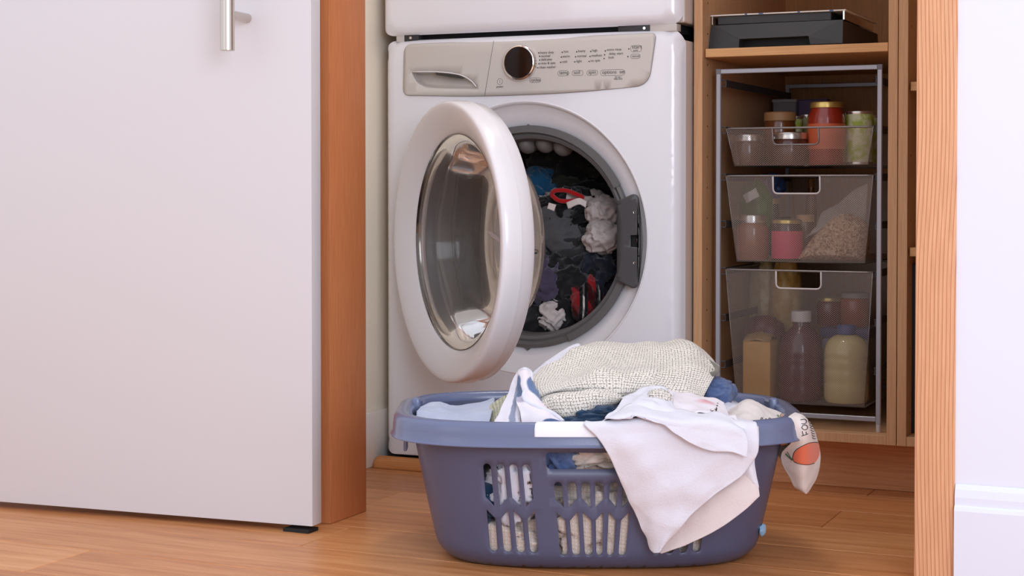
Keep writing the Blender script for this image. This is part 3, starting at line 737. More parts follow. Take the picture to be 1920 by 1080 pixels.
# ================================================================== MESH DRAWER FRAME
FY0, FY1 = 3.305, 3.872; FX0, FX1 = onY(1342, 400, FY0).x, onY(1652.5, 400, FY0).x
FZT, FZB = .864, .148
fr = thing('drawer_frame', ((FX0+FX1)/2, 3.59, ZB+TH), 'silver metal runner frame holding three mesh drawers', 'frame')
tw = .0095
for x in (FX0, FX1-tw):
    for y in (FY0, FY1-tw):
        bx('upright', (x, y, ZB+TH+.016), (x+tw, y+tw, FZT), M['frame'], fr, .001, 1)
        lat('foot', [(0, 0.0004), (.0042, .0004), (.0048, .002), (.0048, .016), (0, .016)], mat('clear_foot', (200, 196, 196), .3), fr, n=12, origin=(x+tw/2, y+tw/2, ZB+TH))
for y in (FY0, FY1-tw):
    for z in (FZT-.0095, FZB):
        bx('crossbar', (FX0+tw, y, z), (FX1-tw, y+tw, z+.0095), M['frame'], fr, .001, 1)
for x in (FX0, FX1-tw): bx('corner_joint', (x-.0006, FY0-.0006, FZT-.0105), (x+tw+.0006, FY0+tw, FZT+.0006), mat('joint_grey', (120, 120, 124), .5), fr, .0008, 1)
rim_z = [onY(1500, p, 3.31).z for p in (239, 329.5, 508.5)]
pitch = (rim_z[0]-rim_z[2])/3
for k in range(-1, 7):
    z = rim_z[0]-pitch*k-.0035
    if z < FZB+.02: continue
    for sx, x in ((1, FX0), (-1, FX1)):
        b = bmesh.new()
        for dz in (-.0065, .0065):
            tube(b, [(x+sx*.0015, FY0+tw, z+dz), (x+sx*.016, FY0+tw+.006, z+dz), (x+sx*.016, FY1-.012, z+dz), (x+sx*.0015, FY1-tw, z+dz)], .0012, 5)
        box(b, (min(x+sx*.0145, x+sx*.0165), FY0+.02, z-.0065), (max(x+sx*.0145, x+sx*.0165), FY1-.02, z+.0065))
        put('runner', b, M['frame_b'], fr)

def clipseg(p, d, poly):
    """parameters where the line p+t*d is inside the polygon"""
    ts = []
    for i in range(len(poly)):
        a = poly[i]; b = poly[(i+1) % len(poly)]; ex, ez = b[0]-a[0], b[1]-a[1]
        den = d[0]*ez-d[1]*ex
        if abs(den) < 1e-12: continue
        t = ((a[0]-p[0])*ez-(a[1]-p[1])*ex)/den; u = ((a[0]-p[0])*d[1]-(a[1]-p[1])*d[0])/den
        if 0 <= u < 1: ts.append(t)
    ts.sort(); return [(ts[i], ts[i+1]) for i in range(0, len(ts)-1, 2)]
def meshface(bm, poly, fmap, W=.0052, Hh=.0040, sw=.00062, hole=None):
    xs = [p[0] for p in poly]; zs = [p[1] for p in poly]; x0, x1, z0, z1 = min(xs), max(xs), min(zs), max(zs)
    Lh = math.hypot(W, Hh)
    for sgn in (1, -1):
        d = (W/Lh, sgn*Hh/Lh); nx, nz = -d[1]*sw/2, d[0]*sw/2
        span = (z1-z0)*W/Hh; n = int((x1-x0+span)/W)+2
        for i in range(n+1):
            p = (x0-span+i*W, z0) if sgn > 0 else (x0-span+i*W, z1)
            for t0, t1 in clipseg(p, d, poly):
                segs = [(t0, t1)]
                if hole:
                    for h0, h1 in clipseg(p, d, hole):
                        ns = []
                        for a, b in segs:
                            if h0 > a: ns.append((a, min(b, h0)))
                            if h1 < b: ns.append((max(a, h1), b))
                        segs = [s for s in ns if s[1]-s[0] > 1e-5]
                for a, b in segs:
                    q = [(p[0]+d[0]*a+nx, p[1]+d[1]*a+nz), (p[0]+d[0]*b+nx, p[1]+d[1]*b+nz), (p[0]+d[0]*b-nx, p[1]+d[1]*b-nz), (p[0]+d[0]*a-nx, p[1]+d[1]*a-nz)]
                    bm.faces.new([bm.verts.new(fmap(u, v, sgn*.0003)) for u, v in q])
def drawer(zr, zb, hpx, label):
    x0, x1 = FX0+.019, FX1-.019; yf, yb = 3.316, 3.848; tx = .019*min(1, (zr-zb)/.15+.2); tf = .016
    t = thing('mesh_drawer', ((x0+x1)/2, 3.58, zb), label, 'mesh drawer', 'silver mesh drawers in the runner frame')
    def c3(u, v, w_): # u,v in 0..1 across, depth; w 0 bottom 1 top
        return Vector(((x0+tx*(1-w_))*(1-u)+(x1-tx*(1-w_))*u, (yf+tf*(1-w_))*(1-v)+(yb-tf*(1-w_))*v, zb+(zr-zb)*w_))
    hx0, hx1 = onY(hpx[0], 300, yf).x, onY(hpx[1], 300, yf).x; hz = onY(1490, hpx[2], yf+.003).z
    hgt = zr-zb
    b = bmesh.new()
    fpoly = [(x0+tx, zb), (x1-tx, zb), (x1, zr), (x0, zr)]
    hole_ol = [(hx0, zr+.001)]+[(hx0+.009-.009*math.cos(a), hz+.009-.009*math.sin(a)) for a in (0, PI/6, PI/3, PI/2)]+[(hx1-.009+.009*math.sin(a), hz+.009-.009*math.cos(a)) for a in (0, PI/6, PI/3, PI/2)]+[(hx1, zr+.001)]
    meshface(b, fpoly, lambda u, v, o_: (u, yf+tf*(1-(v-zb)/hgt)+o_, v), hole=hole_ol)
    meshface(b, fpoly, lambda u, v, o_: (u, yb-tf*(1-(v-zb)/hgt)+o_, v))
    sp = [(yf+tf, zb), (yb-tf, zb), (yb, zr), (yf, zr)]
    meshface(b, sp, lambda u, v, o_: (x0+tx*(1-(v-zb)/hgt)+o_, u, v)); meshface(b, sp, lambda u, v, o_: (x1-tx*(1-(v-zb)/hgt)+o_, u, v))
    meshface(b, [(x0+tx, yf+tf), (x1-tx, yf+tf), (x1-tx, yb-tf), (x0+tx, yb-tf)], lambda u, v, o_: (u, v, zb+o_))
    tag(put('wire_mesh', b, M['mesh'], t), kind='stuff')
    b = bmesh.new()
    rp = []
    for cx, cy, a in ((x1-.012, yb-.012, 0), (x0+.012, yb-.012, PI/2), (x0+.012, yf+.012, PI), (x1-.012, yf+.012, 3*PI/2)):
        for i in range(5): q = a+PI/2*i/4; rp.append((cx+.012*math.cos(q), cy+.012*math.sin(q), zr))
    tube(b, rp, .0022, 8, True); 
    put('rim_wire', b, M['mesh_rim'], t, True)
    b = bmesh.new()
    tube(b, [(x0+tx, yf+tf, zb), (x1-tx, yf+tf, zb), (x1-tx, yb-tf, zb), (x0+tx, yb-tf, zb)], .0013, 6, True)
    for u, v in ((0, 0), (1, 0), (0, 1), (1, 1)): tube(b, [c3(u, v, 0), c3(u, v, 1)], .0010, 5)
    put('base_wire', b, M['mesh_rim'], t, True)
    b = bmesh.new(); tube(b, [(u, yf+tf*(1-(min(v, zr)-zb)/hgt)-.001, min(v, zr-.001)) for u, v in hole_ol], .0019, 8)
    put('handle', b, M['mesh_handle'] if zr < .7 else M['mesh_rim'], t, True)
    return zb
zb1 = onY(1500, 310, 3.33).z; zb2 = onY(1500, 492, 3.33).z; zb3 = onY(1560, 761, 3.33).z
drawer(rim_z[0], zb1, (1448, 1534, 271), 'shallow mesh drawer at the top with a sauce jar and tins')
drawer(rim_z[1], zb2, (1449.5, 1537.5, 363), 'middle mesh drawer with the oat bag and pink jar')
drawer(rim_z[2], zb3, (1456, 1540.5, 541), 'deepest mesh drawer at the bottom with two large bottles')

# ---------------------------------------------------------- contents
M['gold'] = mat('gold_lid', (214, 186, 110), .3, .8); M['silverlid'] = mat('silver_lid', (215, 208, 202), .25, .9)
def contents_mat(n, c, r=.25): return mat('contents_'+n, c, r, spec=.5, Coat_Weight=.6, Coat_Roughness=.06)
def R_(wpx, p): return wpx*p/F/2
def depth(p): return Vector((-math.sin(YAW), math.cos(YAW), 0)).dot(p)
def jar(nm, px, wpx, top_py, Y, z0, cat, label, body, lid, lidh=.014, neck=.85, shoulder=.18, labelband=None, lidr=None, group=None):
    p = onY(px, 400, Y); dd = depth(p); r = R_(wpx, dd); zt = onY(px, top_py, Y).z; h = zt-z0
    t = thing(nm, (p.x, Y, z0), label, cat, group); og = (p.x, Y, z0+.001)
    hb_ = h-lidh-.001; rn = r*neck
    lat('jar_body', [(0, 0), (r*.93, 0), (r, .004), (r, hb_*(1-shoulder)), (r*.97, hb_*(1-shoulder*.6)), (rn*1.02, hb_*(1-shoulder*.15)), (rn, hb_), (0, hb_)], body, t, n=32, origin=og)
    lr = (lidr or neck*1.06)*r
    lat('lid', [(0, hb_+lidh), (lr*.86, hb_+lidh), (lr*.97, hb_+lidh-.0015), (lr, hb_+lidh-.004), (lr, hb_+.0015), (lr*1.02, hb_+.001), (lr*1.02, hb_+.0002), (lr*.9, hb_+.0002)], lid, t, n=32, origin=og)
    if labelband:
        a, b_, mt = labelband; lat('paper_label', [(r*1.003, hb_*a), (r*1.01, hb_*a+.001), (r*1.01, hb_*b_-.001), (r*1.003, hb_*b_)], mt, t, n=32, origin=og)
    return t
def can(nm, px, wpx, top_py, Y, z0, label, wrap, group=None):
    p = onY(px, 400, Y); r = R_(wpx, depth(p)); h = onY(px, top_py, Y).z-z0
    t = thing(nm, (p.x, Y, z0), label, 'tin can', group); og = (p.x, Y, z0+.001); h -= .001
    lat('can_body', [(0, .0015), (r*.95, .0015), (r*.98, 0), (r*1.0, .001), (r, .004), (r*.985, .006), (r*.985, h-.006), (r, h-.004), (r, h-.001), (r*.98, h), (r*.95, h-.002), (0, h-.002)], M['silverlid'], t, n=32, origin=og)
    lat('paper_label', [(r*.99, .0065), (r*.995, .007), (r*.995, h-.007), (r*.99, h-.0065)], wrap, t, n=32, origin=og)
def noisy(n, c1, c2, sc=40, rough=.5):
    m = mat(n, c1, rough); v = mapping(m, (1, 1, 1)); L(m, ramp(m, tex_noise(m, v, sc, 3), [(.42, c1), (.58, c2)]), BC(m)); return m
greenlab = noisy('green_cream_label', (170, 190, 70), (220, 222, 180), 60)
z1 = zb1
jar('sauce_jar', 1549, 70, 191, 3.40, z1, 'jar', 'red sauce jar with gold lid standing tallest in the top mesh drawer', contents_mat('tomato', (150, 40, 20)), M['gold'], .013, .82, .22, (.28, .72, mat('orange_label', (205, 95, 55), .5)))
can('tin_can', 1610, 54, 209, 3.44, z1, 'green-labelled tin to the right of the red sauce jar', greenlab)
can('tin_can', 1490, 30, 218, 3.52, z1, 'pale green tin between the tan-lidded jar and the sauce jar', greenlab)
can('tin_can', 1636, 26, 216, 3.60, z1, 'green tin at the far right behind the frame upright', greenlab)
can('tin_can', 1512, 22, 215, 3.60, z1, 'cream tin just behind the left of the sauce jar', noisy('cream_green_label', (222, 222, 180), (180, 200, 110), 50))
jar('spread_jar', 1462, 60, 210, 3.50, z1, 'jar', 'wide jar with flat tan lid at the back left of the top drawer', contents_mat('caramel', (120, 66, 30)), mat('tan_lid', (176, 132, 88), .5), .02, .95, .1)
jar('preserve_jar', 1481, 66, 248, 3.375, z1, 'jar', 'low jar with silver lid seen through the top drawer handle hole', contents_mat('dark_preserve', (84, 46, 34)), M['silverlid'], .015, .92, .12)
jar('preserve_jar', 1402, 58, 252, 3.40, z1, 'jar', 'jar with silver lid at the left end of the top drawer', contents_mat('brown_preserve', (96, 64, 48)), M['silverlid'], .015, .9, .12)
p = onY(1470, 190, 3.74); t = thing('spice_rack', (p.x, 3.74, z1), 'grey box of small glass bottles at the back of the top drawer', 'box')
bx('carton', (onY(1449, 200, 3.72).x, 3.72, z1+.001), (onY(1493, 200, 3.72).x, 3.77, onY(1470, 187, 3.72).z), mat('grey_carton', (120, 116, 118), .4), t, .002, 1)
bx('carton_lid', (onY(1448, 200, 3.72).x, 3.717, onY(1470, 192, 3.72).z), (onY(1494, 200, 3.72).x, 3.772, onY(1470, 186, 3.72).z), mat('grey_lid', (150, 146, 148), .4), t, .001, 1)
p0, p1 = onY(1497, 190, 3.74), onY(1560, 190, 3.74)
t = thing('purple_carton', ((p0.x+p1.x)/2, 3.76, z1), 'purple carton behind the sauce jar in the top drawer', 'carton')
bx('carton', (p0.x, 3.74, z1+.001), (p1.x-.01, 3.80, onY(1500, 188, 3.74).z), mat('purple_card', (96, 76, 120), .5), t, .001, 1)
bx('carton_flap', (p0.x+.001, 3.742, onY(1500, 188, 3.74).z+.0002), (p1.x-.011, 3.77, onY(1500, 187, 3.74).z+.0012), mat('purple_card_dark', (70, 54, 92), .5), t)
# middle drawer
z2 = zb2
jar('glass_jar', 1411, 62, 402, 3.39, z2, 'jar', 'tall glass jar of brown grain with silver lid in the middle drawer', contents_mat('brown_grain', (150, 100, 76)), M['silverlid'], .018, .78, .16)
jar('pink_jar', 1476, 58, 411, 3.39, z2, 'jar', 'pink labelled jar with gold lid in the middle drawer', contents_mat('dark_jam', (70, 40, 44)), M['gold'], .009, .9, .22, (.06, .80, mat('pink_label', (214, 66, 96), .45)))
jar('small_jar', 1448, 26, 372, 3.60, z2, 'jar', 'slim jar with gold lid behind the green pouch, middle drawer', contents_mat('herbs', (70, 74, 50)), M['gold'], .012, .9, .12)
jar('small_jar', 1510, 34, 402, 3.50, z2, 'jar', 'jar with tan lid between the pink jar and the oat bag', contents_mat('amber', (120, 80, 50)), mat('tan_lid_two', (205, 160, 104), .5), .016, .92, .12)
jar('amber_bottle', 1521, 20, 335, 3.72, z2, 'bottle', 'tall amber bottle at the back, seen through the middle drawer handle', contents_mat('amber_oil', (150, 90, 30)), mat('amber_cap', (150, 96, 40), .4), .02, .6, .3)
crumple('green_pouch', onY(1417, 372, 3.55)+Vector((0, 0, -.02)), (.036, .03, .062), noisy('green_white_pouch', (70, 130, 62), (86, 146, 74), 20, .35), amp=.15, seed=31, sub=4, zmin=z2+.002)['label'] = 'green pouch with white panel upper left in the middle drawer'
o = bpy.data.objects['green_pouch']; o['category'] = 'pouch'
sheet('pouch_panel', [[(1393, 366, 3.60-.03), (1417, 352, 3.57)], [(1400, 381, 3.57), (1424, 368, 3.57)]], M['white_card'], o, nu=8, nv=8, wr=.0005)
o = crumple('blue_pouch', onY(1443, 350, 3.66), (.035, .03, .03), mat('blue_foil', (70, 100, 160), .35), amp=.2, seed=33, sub=4); tag(o, 'blue pouch behind the green one in the middle drawer', 'pouch')
o2 = o; o2.location = (0, 0, -.0)
def oat_mat():
    m = mat('rolled_oats', (196, 158, 124), .6); v = mapping(m, (1, 1, 1)); n = N(m, 'ShaderNodeTexVoronoi'); n.inputs['Scale'].default_value = 260; L(m, v, n.inputs['Vector'])
    L(m, ramp(m, n.outputs['Color'], [(.2, (150, 112, 84)), (.5, (206, 168, 134)), (.9, (232, 206, 180))]), BC(m)); bump(m, n.outputs['Distance'], .003, 1); return m
# oat bag: a leaning clear bag, its contents a slumped wedge
bag = thing('oat_bag', (onY(1560, 480, 3.42).x, 3.42, z2), 'clear bag of rolled oats slumped in the right of the middle drawer', 'bag of oats')
bm = bmesh.new()
prof = [(1485, 493), (1500, 468), (1520, 440), (1542, 418), (1562, 402), (1580, 399), (1600, 408), (1618, 420), (1622, 455), (1617, 492)]
pp = [onY(px, py, 3.36) for px, py in prof]; pp = [Vector((p.x, 0, max(p.z, z2+.003))) for p in pp]
pp = spline(pp, 30); cen = Vector((onY(1570, 450, 3.36).x, 0, onY(1570, 465, 3.36).z)); rings = []
for k in range(9):
    a = k/8*PI; s = .55+.45*math.sin(a)**.6; yy = 3.352+.10*(k/8)
    rings.append([bm.verts.new((cen.x+(p.x-cen.x)*s, yy-.006*noise.noise(Vector((p.x*30, yy*30, p.z*30))), max(z2+.002, cen.z+(p.z-cen.z)*s*(1+.05*noise.noise(p*40))))) for p in pp])
for a, b in zip(rings[:-1], rings[1:]):
    for i in range(len(pp)): j = (i+1) % len(pp); bm.faces.new((a[i], b[i], b[j], a[j]))
bm.faces.new(rings[0]); bm.faces.new(rings[-1][::-1]); bmesh.ops.recalc_face_normals(bm, faces=bm.faces)
put('oats', bm, oat_mat(), bag, True, 50)['label'] = 'heap of rolled oats'
sheet('bag_film', [[(1540, 400, 3.43), (1575, 380, 3.43), (1600, 358, 3.43), (1628, 343, 3.42)], [(1530, 425, 3.42), (1565, 402, 3.42), (1598, 385, 3.42), (1626, 375, 3.41)], [(1510, 450, 3.41), (1560, 418, 3.41), (1596, 410, 3.41), (1624, 420, 3.41)]],
      mat('cling_film', (200, 190, 182), .2, 0, .5, Alpha=.35), bag, nu=20, nv=14, wr=.006, ws=40)
# bottom drawer
z3 = zb3
crt = thing('tan_carton', (onY(1420, 700, 3.40).x, 3.40, z3), 'tan paper carton at the front left of the bottom drawer', 'carton')
xa, xb = onY(1388, 700, 3.37).x, onY(1444, 700, 3.37).x; ztc = onY(1415, 640, 3.37).z
bm = bmesh.new(); box(bm, (xa+.004, 3.372, z3+.001), (xb, 3.45, ztc), .004, 2); put('carton_body', bm, noisy('kraft_yellow', (206, 154, 76), (214, 164, 88), 14), crt, True, 40)
sheet('carton_top', [[(xa+.004, 3.372, ztc), ((xa+xb)/2, 3.373, ztc+.004), (xb, 3.372, ztc)], [(xa+.006, 3.41, ztc+.012), ((xa+xb)/2, 3.41, ztc+.018), (xb-.004, 3.41, ztc+.010)], [(xa+.004, 3.45, ztc), ((xa+xb)/2, 3.45, ztc+.004), (xb, 3.45, ztc)]], noisy('kraft_fold', (186, 150, 100), (170, 134, 86), 40), crt, nu=14, nv=12, wr=.003, ws=50, world=True)
def bottle(px, wpx, top_py, Y, body, label, capm=None, cappy=None, ribs=()):
    p = onY(px, 700, Y); r = R_(wpx, depth(p)); zt = onY(px, top_py, Y).z; h = zt-z3-.001
    t = thing('plastic_bottle', (p.x, Y, z3), label, 'bottle'); og = (p.x, Y, z3+.001); pr = []
    if capm:
        hb_ = h-.030; nk = .38
        pr = [(0, 0), (r*.9, 0), (r, .008)]
        for q in ribs: pr += [(r, hb_*q-.006), (r*.975, hb_*q), (r, hb_*q+.006)]
        pr += [(r*.99, hb_*.66), (r*.93, hb_*.76), (r*.80, hb_*.86), (r*.6, hb_*.94), (r*nk*1.05, hb_*.985), (r*nk, hb_), (r*nk, hb_+.014), (0, hb_+.014)]
    else:
        pr = [(0, 0), (r*.9, 0), (r, .008)]
        for q in ribs: pr += [(r, h*q-.005), (r*.975, h*q), (r, h*q+.005)]
        pr += [(r*.99, h*.74), (r*.93, h*.84), (r*.82, h*.91), (r*.66, h*.96), (r*.5, h*.985), (r*.42, h), (0, h)]
    lat('bottle_body', pr, body, t, n=40, origin=og)
    if capm: lat('cap', [(0, h), (r*nk*1.12, h), (r*nk*1.2, h-.002), (r*nk*1.2, h-.022), (r*nk*.9, h-.022)], capm, t, n=32, origin=og)
    else: lat('cap', [(0, h+.02), (r*.40, h+.02), (r*.44, h+.017), (r*.44, h+.001), (0, h+.001)], mat('blue_cap', (60, 80, 140), .4), t, n=32, origin=og)
bottle(1502, 82, 583, 3.41, contents_mat('prune_juice', (96, 52, 62)), 'large dark plum bottle with white cap in the bottom drawer', mat('white_cap', (216, 208, 204), .4), ribs=(.2, .5, .58))
bottle(1587, 84, 627, 3.405, contents_mat('cream_liquid', (226, 208, 150), .2), 'large cream-coloured bottle beside the plum one in the bottom drawer', ribs=(.3, .5, .66))
jar('red_jar', 1556, 46, 556, 3.62, z3+.14, 'jar', 'red jar with gold lid stacked in the back of the bottom drawer', contents_mat('red_sauce', (130, 34, 34)), M['gold'], .01, .9, .1)
jar('orange_jar', 1604, 54, 548, 3.62, z3+.14, 'jar', 'orange jar with clear lid stacked at the back right, bottom drawer', contents_mat('orange_sauce', (190, 84, 44)), mat('clear_lid', (170, 166, 160), .2), .012, .9, .1)
bl = thing('blue_tub', (onY(1580, 700, 3.60).x, 3.60, z3), 'large blue-lidded tub behind the cream bottle in the bottom drawer', 'tub')
xa, xb = onY(1538, 620, 3.56).x, onY(1629, 620, 3.56).x
bx('tub_body', (xa+.003, 3.562, z3+.002), (xb-.003, 3.68, z3+.118), mat('grey_tub', (150, 150, 160), .3), bl, .006, 2)
bx('tub_lid', (xa, 3.558, z3+.1185), (xb, 3.684, z3+.139), mat('blue_lid', (62, 74, 132), .35), bl, .003, 2)
o = crumple('cream_bag', onY(1437, 560, 3.60), (.036, .035, .105), noisy('cream_pasta_bag', (206, 186, 140), (190, 164, 110), 60, .35), amp=.18, seed=41, sub=4, zmin=z3+.003); tag(o, 'tall cream bag at the back left of the bottom drawer', 'bag')
o = crumple('yellow_bag', onY(1473, 560, 3.56), (.034, .034, .100), noisy('yellow_pasta_bag', (196, 152, 80), (206, 170, 104), 60, .35), amp=.18, seed=42, sub=4, zmin=z3+.003); tag(o, 'yellowish bag showing behind the bottom drawer handle hole', 'bag')
o = crumple('red_pouch', onY(1432, 622, 3.52), (.045, .03, .035), mat('maroon_foil', (120, 60, 62), .35), amp=.15, seed=43, sub=4, zmin=z3+.003); tag(o, 'maroon and white packet behind the tan carton', 'packet')

# ================================================================== LAUNDRY BASKET
BD = 2.800; bc = atd(1118, 700, BD); BX, BY = bc.x, bc.y; BR = YAW
BM = Matrix.Translation((BX, BY, 0)) @ Matrix.Rotation(BR, 4, 'Z'); BI = BM.inverted()
basket = thing('laundry_basket', (BX, BY, 0), 'slate blue plastic laundry basket heaped with towels on the oak floor', 'laundry basket')
ZT = .238
def se(a, b, n, th):
    c, s = math.cos(th), math.sin(th)
    return (a*math.copysign(abs(c)**(2/n), c), b*math.copysign(abs(s)**(2/n), s))
def lerp(a, b, t): return a+(b-a)*t
def dims(z):
    t = max(0, min(1, z/ZT)); a = lerp(.262, .312, t**.9); b = lerp(.160, .196, t**.9); n = lerp(2.9, 3.6, t)
    rb = .035
    if z < rb: k = rb-math.sqrt(max(0, rb*rb-(rb-z)**2)); a -= k; b -= k
    return a, b, n
# arc-length parameter of the loop, s=0 at the front middle, running to +x (camera right)
NA = 1440; loop = [se(.29, .18, 3.3, -PI/2+2*PI*i/NA) for i in range(NA+1)]
acc = [0]
for i in range(NA): acc.append(acc[-1]+math.dist(loop[i], loop[i+1]))
TOT = acc[-1]
import bisect
def th_of(s):
    s = s % TOT; i = bisect.bisect_right(acc, s)-1; i = min(i, NA-1); t = (s-acc[i])/(acc[i+1]-acc[i]+1e-12); return -PI/2+2*PI*(i+t)/NA
def wallpt(s, z):
    s = (s+TOT/2) % TOT-TOT/2; a, b, n = dims(z); wt = max(0, min(1, (.34-abs(s))/.14)); s *= 1+wt*(AREF/a-1)
    x, y = se(a, b, n, th_of(s)); return BM @ Vector((x, y, z))
AREF = dims(.12)[0]
# front-wall slot positions: pixel -> s, z by searching
def s_of_px(px, py):
    best = None
    for k in range(-330, 331):
        s = k*.001
        a, b, n = dims(.12); x, y = se(a, b, n, th_of(s)); w0 = BM @ Vector((x, y, .12))
        v = RM.transposed() @ (w0-O); q = 960+F*v.x/(-v.z)
        e = abs(q-px)
        if best is None or e < best[0]: best = (e, s)
    return best[1]
def z_of_py(px, py):
    s = s_of_px(px, py); lo, hi = .0, .3
    for _ in range(24):
        m_ = (lo+hi)/2; v = RM.transposed() @ (wallpt(s, m_)-O); q = CY-F*v.y/(-v.z)
        if q > py: lo = m_
        else: hi = m_
    return lo
zt_l, zu_l, zl_l, zb_l = z_of_py(950, 869), z_of_py(950, 948), z_of_py(950, 957), z_of_py(950, 1035)
zt_m, zb_m = z_of_py(1110, 903), z_of_py(1110, 1041); zu_m, zl_m = z_of_py(1110, 950), z_of_py(1110, 960)
slots = []
def slot(px0, px1, zt, zu, zl, zb, k):
    s0, s1 = s_of_px(px0, 950), s_of_px(px1, 950); r = (s1-s0)/2; sl = r*1.1*(1 if k % 2 == 0 else -1)
    up = [(s1, zu-sl), (s1, zt-r)]+[(s0+r+r*math.cos(a), zt-r+r*math.sin(a)) for a in (PI/6, PI/3, PI/2, 2*PI/3, 5*PI/6)]+[(s0, zt-r), (s0, zu+sl)]
    lo = [(s0, zl+sl), (s0, zb+r)]+[(s0+r-r*math.cos(a), zb+r-r*math.sin(a)) for a in (PI/6, PI/3, PI/2, 2*PI/3, 5*PI/6)]+[(s1, zb+r), (s1, zl-sl)]
    slots.append(up); slots.append(lo)
for k in range(4): slot(911.5+24.6*k, 926.5+24.6*k, zt_l, zu_l+.006, zl_l-.006, zb_l, k)
for k in range(6): slot(1041+25.2*k, 1056.3+25.2*k, zt_m, zu_m+.006, zl_m-.006, zb_m, k)
for k in range(4): slot(1234+24.6*k, 1249+24.6*k, zt_l, zu_l+.006, zl_l-.006, zb_l, k)
# same slot field on the back wall
for k in range(10):
    s0 = TOT/2-.14+.028*k; slots.append([(s0, .05), (s0+.014, .05), (s0+.014, .17), (s0, .17)])
# side slots at each end
for base in (TOT*.25, TOT*.75):
    for k in range(3):
        s0 = base-.04+.03*k; slots.append([(s0, .05), (s0+.013, .05), (s0+.013, .16), (s0, .16)])
ss0, ss1 = s_of_px(1031, 860), s_of_px(1204, 860); zh0 = z_of_py(1110, 879.5); zh1 = z_of_py(1110, 848)
handle_hole = rrect(ss0, zh0, ss1, zh1, .008, 4)
shift = TOT*.625   # cut the seam at a corner
def norm_s(p):
    return [(((s+shift) % TOT), z) for s, z in p]
holes_n = [norm_s(h) for h in slots]+[norm_s(handle_hole)]
z_lo, z_hi = .004, ZT
ol = [(i/120*TOT, z_lo) for i in range(121)]+[((120-i)/120*TOT, z_hi) for i in range(121)]
bm = bmesh.new(); extra = []
for i in range(1, 180):
    for z in (.006, .009, .013, .018, .025, .035): extra.append((i/180*TOT, z))
plate(bm, ol, holes_n, (.010, .016), lambda s, z: wallpt(s-shift, z), extra)
bmesh.ops.remove_doubles(bm, verts=bm.verts, dist=.0002)
o = put('tub_wall', bm, M['tub'], basket, True, 60); solid(o, .0026, 1)
# bottom
bm = bmesh.new(); a, b, n = dims(.004)
ring = [bm.verts.new(BM @ Vector((*se(a, b, n, 2*PI*i/120), .0045))) for i in range(120)]; r2 = [bm.verts.new(BM @ Vector((*se(a*.9, b*.86, n, 2*PI*i/120), .0008))) for i in range(120)]
for i in range(120): j = (i+1) % 120; bm.faces.new((ring[i], ring[j], r2[j], r2[i]))
bm.faces.new(r2[::-1]); put('tub_base', bm, M['tub'], basket, True, 40)
# rim
def rimoff(th):
    c = abs(math.cos(th)); return 1+.45*max(0, (c-.72)/.28)
prof_rim = [(-.001, -.010), (-.001, .004), (.003, .0085), (.010, .010), (.017, .0075), (.0205, .001), (.0215, -.010), (.0220, -.024), (.0245, -.028), (.0240, -.0295), (.0205, -.0285), (.0195, -.010), (.0165, -.001), (.010, .0015), (.0025, -.001), (.0015, -.010)]
bm = bmesh.new(); NR = 240; rings = []
a, b, n = dims(ZT)
for i in range(NR):
    th = 2*PI*i/NR; x, y = se(a, b, n, th); x2, y2 = se(a+.001, b+.001, n, th+.001)
    # outward direction: from a scaled offset superellipse
    k = rimoff(th); ring = []
    for o_, z in prof_rim:
        ox, oy = se(a+o_*k if o_ > 0 else a+o_, b+o_, n, th); 
        ring.append(bm.verts.new(BM @ Vector((ox, oy, ZT+z))))
    rings.append(ring)
for i in range(NR):
    p, q = rings[i], rings[(i+1) % NR]
    for j in range(len(prof_rim)): kx_ = (j+1) % len(prof_rim); bm.faces.new((p[j], q[j], q[kx_], p[kx_]))
bmesh.ops.recalc_face_normals(bm, faces=bm.faces)
rim = put('rim', bm, M['tub_rim'], basket, True, 50)
# white grip sleeve on the front of the rim
def rimpt(th, o_, z): 
    k = rimoff(th); ox, oy = se(a+o_*k, b+o_, n, th); return BM @ Vector((ox, oy, ZT+z))
gp = [(-.0018, -.004), (-.0018, .005), (.003, .0095), (.010, .011), (.0178, .0083), (.0215, .001), (.0225, -.0115), (.0208, -.0115)]
bm = bmesh.new(); rings = []
th0, th1 = th_of(ss0)-(2*PI if ss0 < 0 else 0), th_of(ss1)
for i in range(31):
    th = th0+(th1-th0)*i/30; rings.append([bm.verts.new(rimpt(th, o_, z)) for o_, z in gp])
for p, q in zip(rings[:-1], rings[1:]):
    for j in range(len(gp)-1): bm.faces.new((p[j], q[j], q[j+1], p[j+1]))
o = put('handle_grip', bm, M['grip'], basket, True, 50); solid(o, .0006, 0); o['label'] = 'white grip strip on the front of the rim'
# bar behind handle hole lip and hook lugs at the ends
for sg in (-1, 1):
    bm = bmesh.new(); box(bm, (-.007, -.010, -.030), (.007, .010, .013), .004, 3)
    bmesh.ops.transform(bm, matrix=BM @ Matrix.Translation((sg*.309, .045, ZT+.004)), verts=bm.verts); put('lug', bm, M['tub_rim'], basket, True, 40)
    bm = bmesh.new(); box(bm, (-.003, -.02, -.03), (.003, .02, .006), .002, 2)
    bmesh.ops.transform(bm, matrix=BM @ Matrix.Translation((sg*.322, -.04, ZT-.03)), verts=bm.verts); put('hook', bm, M['tub_rim'], basket, True, 40)

